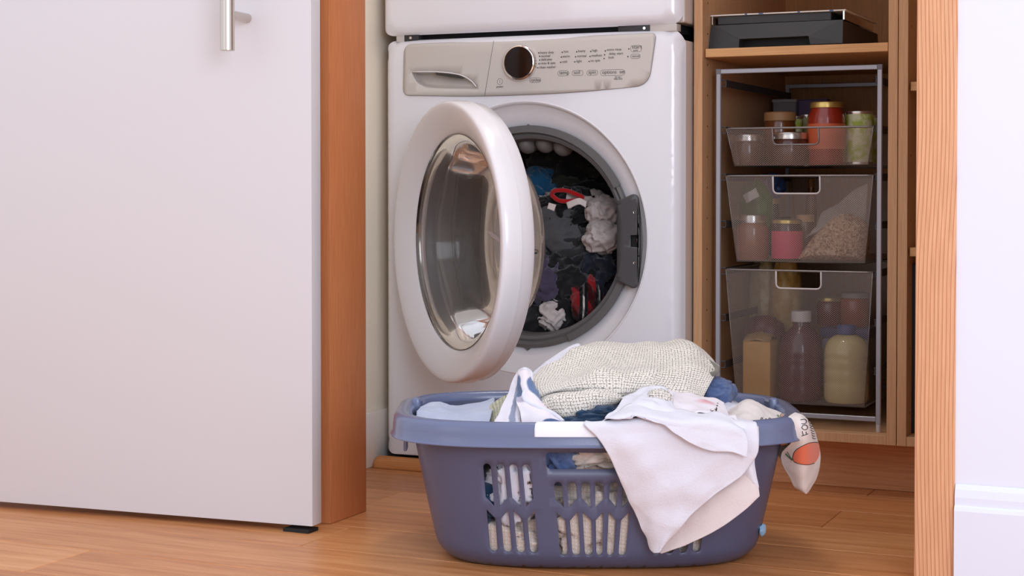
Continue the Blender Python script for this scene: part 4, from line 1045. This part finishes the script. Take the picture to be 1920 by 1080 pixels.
# ================================================================== LAUNDRY
def cloth(n, col, col2=None, sc=900, dist=.0006): return fabric_mat(n, col, sc, dist, col2=col2)
C_white = cloth('white_cotton', (232, 231, 241)); C_cream = cloth('cream_cotton', (226, 210, 198), (214, 196, 184))
C_pale = cloth('pale_blue_cotton', (176, 186, 212), (192, 200, 222)); C_blue = cloth('blue_terry', (92, 112, 156), (82, 102, 148), 500, .002)
C_navy = cloth('navy_terry', (34, 66, 98), (28, 54, 84), 500, .002); C_under = cloth('shaded_white_cotton', (232, 218, 216))  # C_under: pinkish shade of the napkin's under layer, put into its colour
def waffle(name, c1, c2, per=.0058, wln=.22, amt=.8):
    m = fabric_mat(name, c1, 700, .0008); tc = N(m, 'ShaderNodeTexCoord'); sx = N(m, 'ShaderNodeSeparateXYZ')
    nz = N(m, 'ShaderNodeTexNoise'); nz.inputs['Scale'].default_value = 60; L(m, tc.outputs['UV'], nz.inputs['Vector'])
    ad = N(m, 'ShaderNodeVectorMath', operation='MULTIPLY_ADD'); ad.inputs[1].default_value = (.0012, .0012, 0); L(m, nz.outputs['Color'], ad.inputs[0]); L(m, tc.outputs['UV'], ad.inputs[2])
    L(m, ad.outputs[0], sx.inputs[0]); res = []
    for ax in (0, 1):
        mu = N(m, 'ShaderNodeMath', operation='MULTIPLY'); mu.inputs[1].default_value = 1/per; L(m, sx.outputs[ax], mu.inputs[0])
        fr_ = N(m, 'ShaderNodeMath', operation='FRACT'); L(m, mu.outputs[0], fr_.inputs[0])
        lt = N(m, 'ShaderNodeMath', operation='LESS_THAN'); lt.inputs[1].default_value = wln; L(m, fr_.outputs[0], lt.inputs[0]); res.append(lt.outputs[0])
    mx = N(m, 'ShaderNodeMath', operation='MAXIMUM'); L(m, res[0], mx.inputs[0]); L(m, res[1], mx.inputs[1])
    n2 = N(m, 'ShaderNodeTexNoise'); n2.inputs['Scale'].default_value = 420; L(m, tc.outputs['UV'], n2.inputs['Vector'])
    g = N(m, 'ShaderNodeMath', operation='GREATER_THAN'); g.inputs[1].default_value = .47; L(m, n2.outputs['Fac'], g.inputs[0])
    f = N(m, 'ShaderNodeMath', operation='MULTIPLY'); L(m, mx.outputs[0], f.inputs[0]); L(m, g.outputs[0], f.inputs[1])
    f2 = N(m, 'ShaderNodeMath', operation='MULTIPLY'); f2.inputs[1].default_value = amt; L(m, f.outputs[0], f2.inputs[0])
    L(m, mixc(m, f2.outputs[0], c1, c2), BC(m)); return m
C_check = waffle('checked_linen', (238, 230, 219), (80, 76, 60), .0052, .2, .85)
C_ribbed = waffle('ribbed_cream_cotton', (232, 218, 206), (196, 176, 160), .006, .3, .6)

# bundled cloths inside the basket, pressed against the slots
def tubclip(p):
    q = BI @ p; q.z = max(q.z, .006); a, b, n = dims(q.z); a -= .006; b -= .006
    r = (abs(q.x)/a)**n+(abs(q.y)/b)**n
    if r > 1: k = r**(-1/n); q.x *= k; q.y *= k
    return BM @ q
def inb(nm, label, lx, ly, z, rad, mt, seed, cat='towel', amp=.3, fr=1.6):
    o = crumple(nm, BM @ Vector((lx, ly, z)), rad, mt, seed=seed, amp=amp, fr=fr, limit=tubclip, rot=BR); tag(o, label, cat, 'laundry bundled inside the basket'); return o
inb('cream_towel', 'cream ribbed towel filling the middle slots of the basket front', .02, -.085, .075, (.15, .09, .08), C_ribbed, 51, fr=2.2, amp=.35)
inb('cream_towel', 'cream towel low in the basket behind the right-hand slots', .17, -.06, .09, (.10, .10, .085), C_ribbed, 52, fr=2.2)
inb('white_towel', 'white ribbed towel low behind the left slots of the basket', -.17, -.10, .040, (.10, .07, .042), C_ribbed, 53, amp=.15)
inb('navy_towel', 'navy towel behind the left slots, over the white towel', -.205, -.085, .108, (.07, .075, .045), C_navy, 54)
inb('white_tea_towel', 'white tea towel high behind the two right slots of the left group', -.135, -.125, .14, (.045, .05, .065), C_white, 55, amp=.4)
inb('black_shirt', 'black shirt in the upper left slots of the basket', -.20, -.05, .165, (.075, .09, .05), fab['black'], 56)
inb('cream_towel', 'cream towel crumpled behind the handle hole of the basket', .04, -.10, .185, (.12, .07, .040), C_cream, 57, fr=2.4, amp=.35)
inb('navy_towel', 'dark blue towel in the middle of the heap under the checked cloth', .02, -.06, .218, (.10, .09, .045), C_navy, 58, amp=.3)
inb('blue_cloth', 'blue and white cloth at the left end of the handle hole', -.07, -.13, .175, (.035, .04, .035), C_blue, 59, amp=.3)
inb('grey_cloth', 'grey cloth under the heap at the back of the basket', .0, .08, .14, (.17, .06, .07), fab['grey'], 60)
inb('pale_cloth', 'pale cloth under the left side of the heap', -.17, .02, .19, (.10, .10, .045), C_cream, 61)
inb('white_sheet', 'white sheet under the right side of the heap', .20, .0, .19, (.08, .13, .060), C_white, 62)

# the big checked cloth on top
t = thing('checked_towel', atd(1180, 700, 2.76), 'beige checked linen towel heaped highest on the laundry', 'towel')
sheet('towel_body', [
  [(1075, 688, 2.90), (1120, 668, 2.90), (1180, 664, 2.90), (1235, 660, 2.90), (1285, 662, 2.90), (1310, 680, 2.90)],
  [(1050, 684, 2.86), (1110, 646, 2.87), (1180, 643, 2.87), (1235, 648, 2.87), (1283, 640, 2.87), (1326, 676, 2.87)],
  [(1020, 694, 2.80), (1095, 664, 2.81), (1170, 660, 2.82), (1240, 662, 2.82), (1296, 658, 2.82), (1345, 690, 2.82)],
  [(1000, 710, 2.75), (1080, 692, 2.75), (1160, 682, 2.76), (1240, 688, 2.77), (1300, 690, 2.77), (1340, 704, 2.78)],
  [(998, 728, 2.72), (1065, 712, 2.72), (1150, 704, 2.72), (1235, 712, 2.73), (1295, 716, 2.74), (1330, 722, 2.75)],
  [(1006, 746, 2.71), (1075, 732, 2.71), (1150, 735, 2.70), (1215, 736, 2.71), (1290, 742, 2.72), (1320, 745, 2.73)],
  [(1016, 757, 2.75), (1080, 752, 2.75), (1150, 760, 2.74), (1210, 765, 2.74), (1280, 765, 2.74), (1315, 762, 2.74)]],
  C_check, t, nu=120, nv=90, wr=.010, ws=10, thick=.002, seed=3, stretch=(1, .6))
sheet('towel_fold', [
  [(1012, 748, 2.72), (1045, 736, 2.69), (1085, 733, 2.685), (1128, 730, 2.69), (1165, 738, 2.70)],
  [(1011, 756, 2.70), (1040, 747, 2.67), (1080, 745, 2.67), (1120, 742, 2.675), (1166, 747, 2.69)],
  [(1020, 768, 2.69), (1045, 764, 2.665), (1085, 762, 2.665), (1122, 757, 2.67), (1160, 755, 2.69)],
  [(1042, 780, 2.69), (1060, 781, 2.67), (1088, 776, 2.67), (1115, 768, 2.68), (1150, 760, 2.70)],
  [(1055, 784, 2.72), (1068, 786, 2.70), (1090, 780, 2.70), (1115, 772, 2.71), (1148, 764, 2.72)]], C_check, t, nu=60, nv=36, wr=.003, ws=20, thick=.002, seed=5)
b = bmesh.new(); tube(b, spline([atd(1281, 641, 2.858), atd(1298, 651, 2.835), (atd(1316, 669, 2.828)), atd(1333, 681, 2.81), atd(1345, 690, 2.795), atd(1342, 699, 2.775), atd(1333, 702, 2.765)], 40), .0042, 8)
put('hem', b, C_check, t, True)
b = bmesh.new(); tube(b, spline([atd(1278, 644, 2.845), atd(1293, 656, 2.823), (atd(1310, 673, 2.815)), atd(1327, 686, 2.80), atd(1336, 694, 2.785)], 30), .0016, 6)
put('hem_stitching', b, mat('green_stitch', (74, 84, 58), .8), t, True)

# white folded cloth behind
o = sheet('white_folded_sheet', [
  [(985, 715, 2.88), (1010, 690, 2.88), (1050, 662, 2.88), (1082, 645, 2.88), (1090, 650, 2.88)],
  [(990, 722, 2.85), (1020, 702, 2.85), (1055, 680, 2.85), (1085, 662, 2.85), (1092, 660, 2.85)],
  [(1000, 735, 2.83), (1030, 722, 2.83), (1060, 705, 2.83), (1090, 685, 2.83), (1098, 680, 2.83)]], C_white, nu=40, nv=24, wr=.003, seed=8)
tag(o, 'plain white cloth edge rising behind the checked towel', 'cloth')
# blue terry roll at right
o = crumple('blue_towel', atd(1340, 735, 2.80), (.036, .045, .026), C_blue, seed=70, amp=.18, fr=1.2, rot=BR); tag(o, 'mid-blue terry towel end poking out right of the checked towel', 'towel')
o = crumple('dark_blue_towel', atd(1110, 785, 2.70), (.062, .05, .026), C_navy, seed=71, amp=.3, rot=BR); tag(o, 'dark teal blue terry towel between checked towel and front rim', 'towel')
# pale blue cloth at left
o = sheet('pale_blue_cloth', [
  [(796, 774, 2.92), (815, 768, 2.92), (850, 772, 2.92), (890, 765, 2.92), (924, 757, 2.92)],
  [(789, 763, 2.84), (818, 758, 2.85), (848, 764, 2.86), (888, 760, 2.86), (928, 750, 2.86)],
  [(783, 778, 2.76), (812, 774, 2.76), (850, 776, 2.76), (890, 776, 2.77), (925, 770, 2.78)],
  [(781, 791, 2.69), (806, 792, 2.68), (850, 790, 2.67), (884, 795, 2.67), (915, 800, 2.68)],
  [(788, 797, 2.68), (810, 799, 2.67), (850, 797, 2.66), (884, 802, 2.655), (912, 806, 2.67)]], C_pale, nu=60, nv=44, wr=.007, ws=13, seed=9)
tag(o, 'pale grey-blue cotton cloth at the left end of the heap', 'cloth')
# standing striped terry towel
def band_mat(name, base, stripe, scale, thr, axis='X'):
    m = fabric_mat(name, base, 500, .0015); v = mapping(m, (1, 1, 1), 'UV'); n = N(m, 'ShaderNodeTexWave', wave_type='BANDS', bands_direction=axis, wave_profile='SIN'); n.inputs['Scale'].default_value = scale; L(m, v, n.inputs['Vector'])
    L(m, ramp(m, n.outputs['Fac'], [(thr, base), (thr+.04, stripe)]), BC(m)); return m
def spot_mat(name, base, spots):
    """uv metres; soft round printed marks"""
    m = fabric_mat(name, base, 900, .0005); tc = N(m, 'ShaderNodeTexCoord'); cur = base
    nz = N(m, 'ShaderNodeTexNoise'); nz.inputs['Scale'].default_value = 90; L(m, tc.outputs['UV'], nz.inputs['Vector'])
    ad = N(m, 'ShaderNodeVectorMath', operation='MULTIPLY_ADD'); ad.inputs[1].default_value = (.004, .004, 0); L(m, nz.outputs['Color'], ad.inputs[0]); L(m, tc.outputs['UV'], ad.inputs[2])
    for u, v, ru, rv, c, soft in spots:
        mp = N(m, 'ShaderNodeMapping', vector_type='TEXTURE'); mp.inputs['Location'].default_value = (u+.002, v+.002, 0); mp.inputs['Scale'].default_value = (ru, rv, 1); L(m, ad.outputs[0], mp.inputs[0])
        ln = N(m, 'ShaderNodeVectorMath', operation='LENGTH'); L(m, mp.outputs[0], ln.inputs[0])
        mr = N(m, 'ShaderNodeMapRange'); mr.inputs[1].default_value = 1-soft; mr.inputs[2].default_value = 1; mr.inputs[3].default_value = 1; mr.inputs[4].default_value = 0; L(m, ln.outputs['Value'], mr.inputs[0])
        cur = mixc(m, mr.outputs[0], cur, c)
    if not isinstance(cur, tuple): L(m, cur, BC(m))
    return m
C_band = spot_mat('white_grey_banded_terry', (234, 228, 236), [(.021, .06, .0045, .10, (150, 156, 178), .3), (.040, .03, .009, .035, (96, 112, 144), .15)])
C_patch = spot_mat('white_blue_banded_terry', (240, 232, 238), [(.052, .036, .026, .026, (104, 126, 164), .15), (.004, .040, .012, .030, (92, 108, 140), .2), (.052, .118, .020, .012, (84, 104, 144), .15), (.006, .072, .016, .010, (186, 178, 196), .5)])
t = thing('striped_towel', atd(975, 760, 2.70), 'white and blue banded hand towel standing in a peak at the left', 'towel')
sheet('left_fold', [
  [(970, 698, 2.745), (975, 694, 2.74), (982, 694, 2.735)],
  [(955, 735, 2.73), (966, 732, 2.72), (978, 730, 2.715)],
  [(940, 768, 2.70), (955, 767, 2.69), (975, 766, 2.69)],
  [(922, 800, 2.67), (948, 803, 2.66), (978, 805, 2.66)]], C_band, t, nu=26, nv=50, wr=.003, ws=26, seed=11)
sheet('right_fold', [
  [(975, 694, 2.742), (985, 692, 2.73), (994, 699, 2.735), (1000, 716, 2.75)],
  [(974, 730, 2.71), (983, 724, 2.70), (1000, 728, 2.70), (1012, 748, 2.72)],
  [(968, 752, 2.69), (990, 754, 2.68), (1012, 762, 2.675), (1038, 772, 2.69)],
  [(975, 772, 2.67), (1000, 776, 2.66), (1025, 780, 2.655), (1054, 788, 2.66)],
  [(980, 806, 2.65), (1005, 806, 2.645), (1030, 806, 2.64), (1058, 804, 2.645)]], C_patch, t, nu=44, nv=60, wr=.004, ws=26, seed=12)
b = bmesh.new(); tube(b, spline([atd(973, 697, 2.74), atd(984, 692, 2.727), atd(996, 700, 2.73), atd(994, 720, 2.705), atd(982, 738, 2.69), atd(986, 752, 2.68), atd(1006, 762, 2.67), atd(1038, 775, 2.665), atd(1056, 790, 2.65)], 60), .0032, 8)
put('hem', b, C_white, t, True)
o = sheet('green_check_cloth', [[(905, 775, 2.80), (935, 748, 2.80), (958, 735, 2.80)], [(915, 790, 2.75), (938, 765, 2.75), (955, 750, 2.75)], [(922, 802, 2.70), (935, 790, 2.70), (948, 775, 2.70)]], waffle('green_check', (214, 208, 180), (80, 100, 70), .006, .4, .9), nu=24, nv=24, wr=.002, seed=14)
tag(o, 'corner of green checked cloth left of the peaked towel', 'cloth')

# the big white napkin over the front rim
nap = thing('white_napkin', atd(1260, 800, 2.60), 'large plain white napkin hanging over the front rim of the basket', 'napkin')
f1, f2 = 2.572, 2.566
sheet('hanging_layer', [
  [(1135, 792, 2.64), (1200, 788, 2.64), (1270, 782, 2.64), (1340, 782, 2.64), (1405, 790, 2.64)],
  [(1095, 794, 2.585), (1180, 789, 2.58), (1260, 786, 2.58), (1345, 788, 2.58), (1418, 797, 2.585)],
  [(1118, 818, f1), (1190, 815, f1-.003), (1270, 815, f1), (1345, 818, f1-.003), (1422, 822, f1)],
  [(1140, 850, f1), (1200, 850, f1-.008), (1275, 850, f1-.002), (1345, 852, f1-.008), (1418, 852, f1)],
  [(1156, 884, 2.580), (1208, 885, f1-.008), (1270, 886, f1-.002), (1335, 888, f1-.006), (1392, 889, 2.572)],
  [(1174, 925, 2.588), (1215, 927, 2.572), (1262, 928, 2.570), (1305, 930, 2.568), (1338, 928, 2.570)],
  [(1193, 965, 2.596), (1222, 968, 2.582), (1250, 968, 2.578), (1275, 970, 2.574), (1296, 965, 2.574)],
  [(1210, 1004, 2.604), (1226, 1007, 2.592), (1240, 1007, 2.586), (1252, 1007, 2.580), (1264, 1002, 2.580)],
  [(1220, 1028, 2.610), (1227, 1036, 2.60), (1231, 1037, 2.594), (1236, 1036, 2.588), (1242, 1028, 2.586)]],
  C_white, nap, nu=90, nv=100, wr=.0034, ws=15, thick=.0016, seed=21, edge=.001)
sheet('folded_layer', [
  [(1222, 1020, 2.604), (1262, 975, 2.598), (1305, 928, 2.592), (1350, 895, 2.590), (1392, 872, 2.588)],
  [(1226, 1030, 2.606), (1272, 986, 2.598), (1318, 942, 2.590), (1365, 905, 2.586), (1404, 884, 2.582)],
  [(1231, 1034, 2.606), (1282, 1000, 2.596), (1330, 962, 2.586), (1378, 922, 2.580), (1415, 898, 2.578)],
  [(1236, 1036, 2.604), (1288, 1012, 2.592), (1340, 980, 2.582), (1388, 944, 2.576), (1422, 914, 2.574)],
  [(1240, 1038, 2.602), (1290, 1020, 2.590), (1345, 993, 2.580), (1392, 960, 2.574), (1424, 930, 2.574)]],
  C_under, nap, nu=80, nv=40, wr=.002, ws=16, thick=.0016, seed=22, edge=.0014)
sheet('side_layer', [
  [(1392, 800, 2.60), (1405, 792, 2.595), (1422, 800, 2.60)],
  [(1388, 830, 2.582), (1406, 828, 2.578), (1422, 832, 2.584)],
  [(1384, 860, 2.580), (1402, 858, 2.576), (1415, 862, 2.584)],
  [(1392, 885, 2.582), (1408, 884, 2.576), (1416, 882, 2.582)],
  [(1402, 905, 2.584), (1414, 906, 2.578), (1423, 915, 2.580)]], C_white, nap, nu=20, nv=50, wr=.0014, ws=20, seed=23)
sheet('upper_flap', [
  [(1128, 789, 2.60), (1160, 771, 2.61), (1190, 758, 2.62), (1235, 768, 2.615), (1268, 768, 2.61), (1310, 776, 2.60), (1356, 778, 2.60), (1388, 796, 2.585)],
  [(1140, 788, 2.575), (1175, 775, 2.575), (1210, 776, 2.57), (1245, 784, 2.565), (1280, 788, 2.565), (1318, 788, 2.562), (1362, 792, 2.562), (1396, 810, 2.562)],
  [(1160, 786, 2.568), (1190, 780, 2.566), (1222, 788, 2.562), (1256, 800, 2.558), (1290, 806, 2.558), (1328, 812, 2.556), (1370, 818, 2.556), (1402, 828, 2.556)],
  [(1170, 784, 2.568), (1196, 780, 2.564), (1230, 791, 2.558), (1262, 810, 2.554), (1297, 832, 2.552), (1335, 846, 2.550), (1372, 848, 2.550), (1400, 858, 2.552)]],
  C_white, nap, nu=110, nv=40, wr=.0026, ws=18, seed=24, edge=.002)
sheet('ruffled_wing', [
  [(1163, 749, 2.68), (1190, 735, 2.69), (1224, 725, 2.69), (1250, 731, 2.68), (1262, 738, 2.67)],
  [(1168, 754, 2.65), (1195, 748, 2.65), (1225, 742, 2.65), (1244, 750, 2.64), (1262, 752, 2.64)],
  [(1150, 772, 2.62), (1185, 760, 2.615), (1222, 756, 2.615), (1246, 764, 2.61), (1266, 770, 2.61)],
  [(1135, 787, 2.60), (1178, 776, 2.595), (1222, 776, 2.59), (1248, 782, 2.59), (1270, 785, 2.59)]], C_white, nap, nu=60, nv=40, wr=.005, ws=24, seed=25, edge=.002)
# pink-marked cloth with ruffled hem
o = sheet('pink_marked_cloth', [
  [(1246, 728, 2.72), (1270, 736, 2.72), (1300, 742, 2.72), (1330, 745, 2.72), (1355, 755, 2.72)],
  [(1252, 738, 2.67), (1272, 746, 2.67), (1300, 750, 2.67), (1330, 756, 2.67), (1362, 768, 2.66)],
  [(1262, 762, 2.63), (1280, 768, 2.63), (1306, 766, 2.63), (1336, 768, 2.63), (1372, 780, 2.62)],
  [(1272, 784, 2.60), (1288, 786, 2.60), (1312, 774, 2.60), (1345, 776, 2.60), (1386, 792, 2.59)]],
  spot_mat('white_cotton_pink_mark', (240, 232, 238), [(.062, .055, .022, .016, (226, 160, 172), .8)]), nu=60, nv=40, wr=.003, ws=22, seed=26, edge=.002)
tag(o, 'white cloth with a pink mark folded above the napkin', 'cloth')
o = crumple('check_scrap', atd(1236, 748, 2.645), (.020, .012, .016), C_check, seed=80, amp=.3, sub=4); tag(o, 'small knot of checked cloth caught in the napkin top', 'cloth')

# printed tea towel over the right end
tt = thing('fruit_tea_towel', atd(1450, 800, 2.75), 'white tea towel printed with orange fruit draped over the right rim', 'tea towel')
C_tea = cloth('tea_towel_cotton', (238, 228, 224), (232, 220, 212))
sheet('towel_top', [
  [(1352, 772, 2.74), (1375, 762, 2.76), (1400, 752, 2.78), (1430, 762, 2.80), (1470, 775, 2.80), (1492, 775, 2.80)],
  [(1350, 786, 2.68), (1380, 772, 2.70), (1405, 756, 2.72), (1440, 768, 2.74), (1476, 780, 2.75), (1503, 784, 2.76)],
  [(1365, 795, 2.64), (1390, 788, 2.64), (1415, 784, 2.66), (1445, 790, 2.68), (1475, 790, 2.71), (1500, 796, 2.73)],
  [(1385, 798, 2.61), (1400, 796, 2.61), (1425, 795, 2.63), (1448, 794, 2.655), (1470, 790, 2.69), (1492, 796, 2.71)]], C_tea, tt, nu=70, nv=40, wr=.004, ws=20, seed=27)
fall = [
  [(1478, 782, 2.66), (1490, 774, 2.70), (1498, 778, 2.76)],
  [(1486, 788, 2.655), (1504, 780, 2.68), (1514, 788, 2.76)],
  [(1490, 804, 2.655), (1514, 800, 2.665), (1526, 806, 2.76)],
  [(1484, 828, 2.665), (1516, 824, 2.665), (1533, 828, 2.75)],
  [(1466, 848, 2.70), (1508, 848, 2.67), (1537, 850, 2.74)],
  [(1466, 868, 2.71), (1506, 872, 2.68), (1537, 872, 2.74)],
  [(1480, 893, 2.71), (1508, 897, 2.695), (1531, 895, 2.74)],
  [(1490, 913, 2.715), (1508, 918, 2.705), (1521, 914, 2.73)],
  [(1505, 922, 2.72), (1511, 926, 2.715), (1516, 922, 2.725)]]
hang = sheet('hanging_end', fall, C_tea, tt, nu=44, nv=90, wr=.0012, ws=18, seed=28)
sheet('back_end', [
  [(1455, 838, 2.74), (1480, 835, 2.74), (1500, 835, 2.74)],
  [(1460, 856, 2.73), (1478, 855, 2.73), (1500, 860, 2.74)],
  [(1474, 876, 2.73), (1488, 880, 2.735), (1502, 885, 2.74)]], C_tea, tt, nu=24, nv=20, wr=.003, seed=29)
# the print on the towel: flat marks laid on the woven surface
from mathutils.bvhtree import BVHTree
def tree_of(o):
    me = o.data; return BVHTree.FromPolygons([world_of(o) @ v.co for v in me.vertices], [tuple(p.vertices) for p in me.polygons])
def print_marks(o, name, poly, material, parent, off=.0013, stepm=.0035, to3=None):
    tr_ = tree_of(o)
    def hit(px, py):
        loc, nrm, idx, dist = tr_.ray_cast(O, ray(px, py).normalized())
        if loc is None:
            loc, nrm, idx, dist = tr_.find_nearest(atd(px, py, 2.69))
        if nrm.dot(O-loc) < 0: nrm = -nrm
        return loc+nrm*off
    b = bmesh.new(); plate(b, poly, [], 5, lambda x, y: hit(x, y)); return put(name, b, material, parent, True)
def stroke(o, pts, wpx, material, parent, name='printed_line'):
    left = []; right = []
    sp = spline([(p[0], p[1], 0) for p in pts], max(6, len(pts)*3))
    for k, p in enumerate(sp):
        t = (sp[min(k+1, len(sp)-1)]-sp[max(k-1, 0)]); t.normalize(); left.append((p.x-t.y*wpx/2, p.y+t.x*wpx/2)); right.append((p.x+t.y*wpx/2, p.y-t.x*wpx/2))
    tr_ = TREES.setdefault(o.name, tree_of(o)); b = bmesh.new(); row = []
    for l, r in zip(left, right):
        q = []
        for px, py in (l, r):
            loc, nrm, idx, dist = tr_.ray_cast(O, ray(px, py).normalized())
            if loc is None: loc, nrm, idx, dist = tr_.find_nearest(atd(px, py, 2.69))
            if nrm.dot(O-loc) < 0: nrm = -nrm
            q.append(b.verts.new(loc+nrm*.0015))
        row.append(q)
    for a_, b2 in zip(row[:-1], row[1:]): b.faces.new((a_[0], a_[1], b2[1], b2[0]))
    return put(name, b, material, parent)
TREES = {}
inkm = mat('towel_ink', (44, 38, 40), .8); orm = fabric_mat('orange_print', (238, 122, 88)); leafm = mat('leaf_print', (96, 140, 96), .8)
fruit = [(1487, 858), (1491, 846), (1500, 838), (1513, 831), (1526, 829), (1534, 831), (1536, 845), (1534, 858), (1526, 868), (1514, 871), (1500, 869), (1490, 865)]
print_marks(hang, 'orange_fruit_print', roundpoly(fruit, 6, 3), orm, tt)
stroke(hang, fruit[:6], 1.1, inkm, tt); stroke(hang, [fruit[8], fruit[9], fruit[10], fruit[11], fruit[0]], 1.1, inkm, tt)
stroke(hang, [(1474, 850), (1480, 856), (1487, 862)], 3.0, leafm, tt, 'leaf_print'); stroke(hang, [(1477, 846), (1482, 855), (1486, 863)], 1.0, inkm, tt)
# lettering FOU and the short ticks beside it
for l in ([(1503, 817), (1514, 813)], [(1506, 816), (1504, 808)], [(1511, 814), (1510, 809)],
          [(1503, 802), (1508, 806), (1513, 803), (1511, 798), (1505, 798), (1503, 802)],
          [(1502, 795), (1508, 795), (1511, 791), (1508, 787), (1500, 788)]): stroke(hang, l, 1.2, inkm, tt, 'lettering')
for k in range(9):
    x, y = 1519+1.3*k-.04*k*k, 786+4.6*k; stroke(hang, [(x-7+.2*k, y-3), (x-3, y-.5), (x+1, y)], 1.0, inkm, tt)
topc = bpy.data.objects['towel_top']
for l in ([(1424, 792), (1427, 784), (1431, 789), (1436, 786), (1437, 792)], [(1437, 790), (1443, 785), (1446, 789)]): stroke(topc, l, .9, inkm, tt)
print_marks(topc, 'peach_fruit_print', roundpoly([(1436, 793), (1441, 787), (1448, 788), (1447, 793)], 2, 2), fabric_mat('peach_print', (240, 168, 130)), tt)
print_marks(topc, 'peach_fruit_print', roundpoly([(1463, 781), (1468, 775), (1478, 774), (1482, 778), (1476, 783), (1468, 784)], 3, 2), bpy.data.materials['peach_print'], tt)
stroke(topc, [(1462, 781), (1468, 774), (1478, 773), (1483, 778), (1476, 784), (1467, 785), (1462, 781)], .9, inkm, tt)
stroke(topc, [(1457, 779), (1460, 783)], 2.5, leafm, tt, 'leaf_print')
stroke(bpy.data.objects['pink_marked_cloth'], [(1332, 769), (1334, 772), (1338, 771)], .9, inkm, bpy.data.objects['pink_marked_cloth']); stroke(bpy.data.objects['pink_marked_cloth'], [(1340, 768), (1343, 772), (1341, 773)], .9, inkm, bpy.data.objects['pink_marked_cloth'])

# small pieces showing at the basket's right and left lower slots
o = crumple('pale_blue_sock', atd(1430, 994, 2.72), (.004, .014, .010), cloth('light_blue_cotton', (150, 190, 224)), seed=90, amp=.3, sub=3); tag(o, 'tip of a light blue sock poking from the right side slot', 'sock')
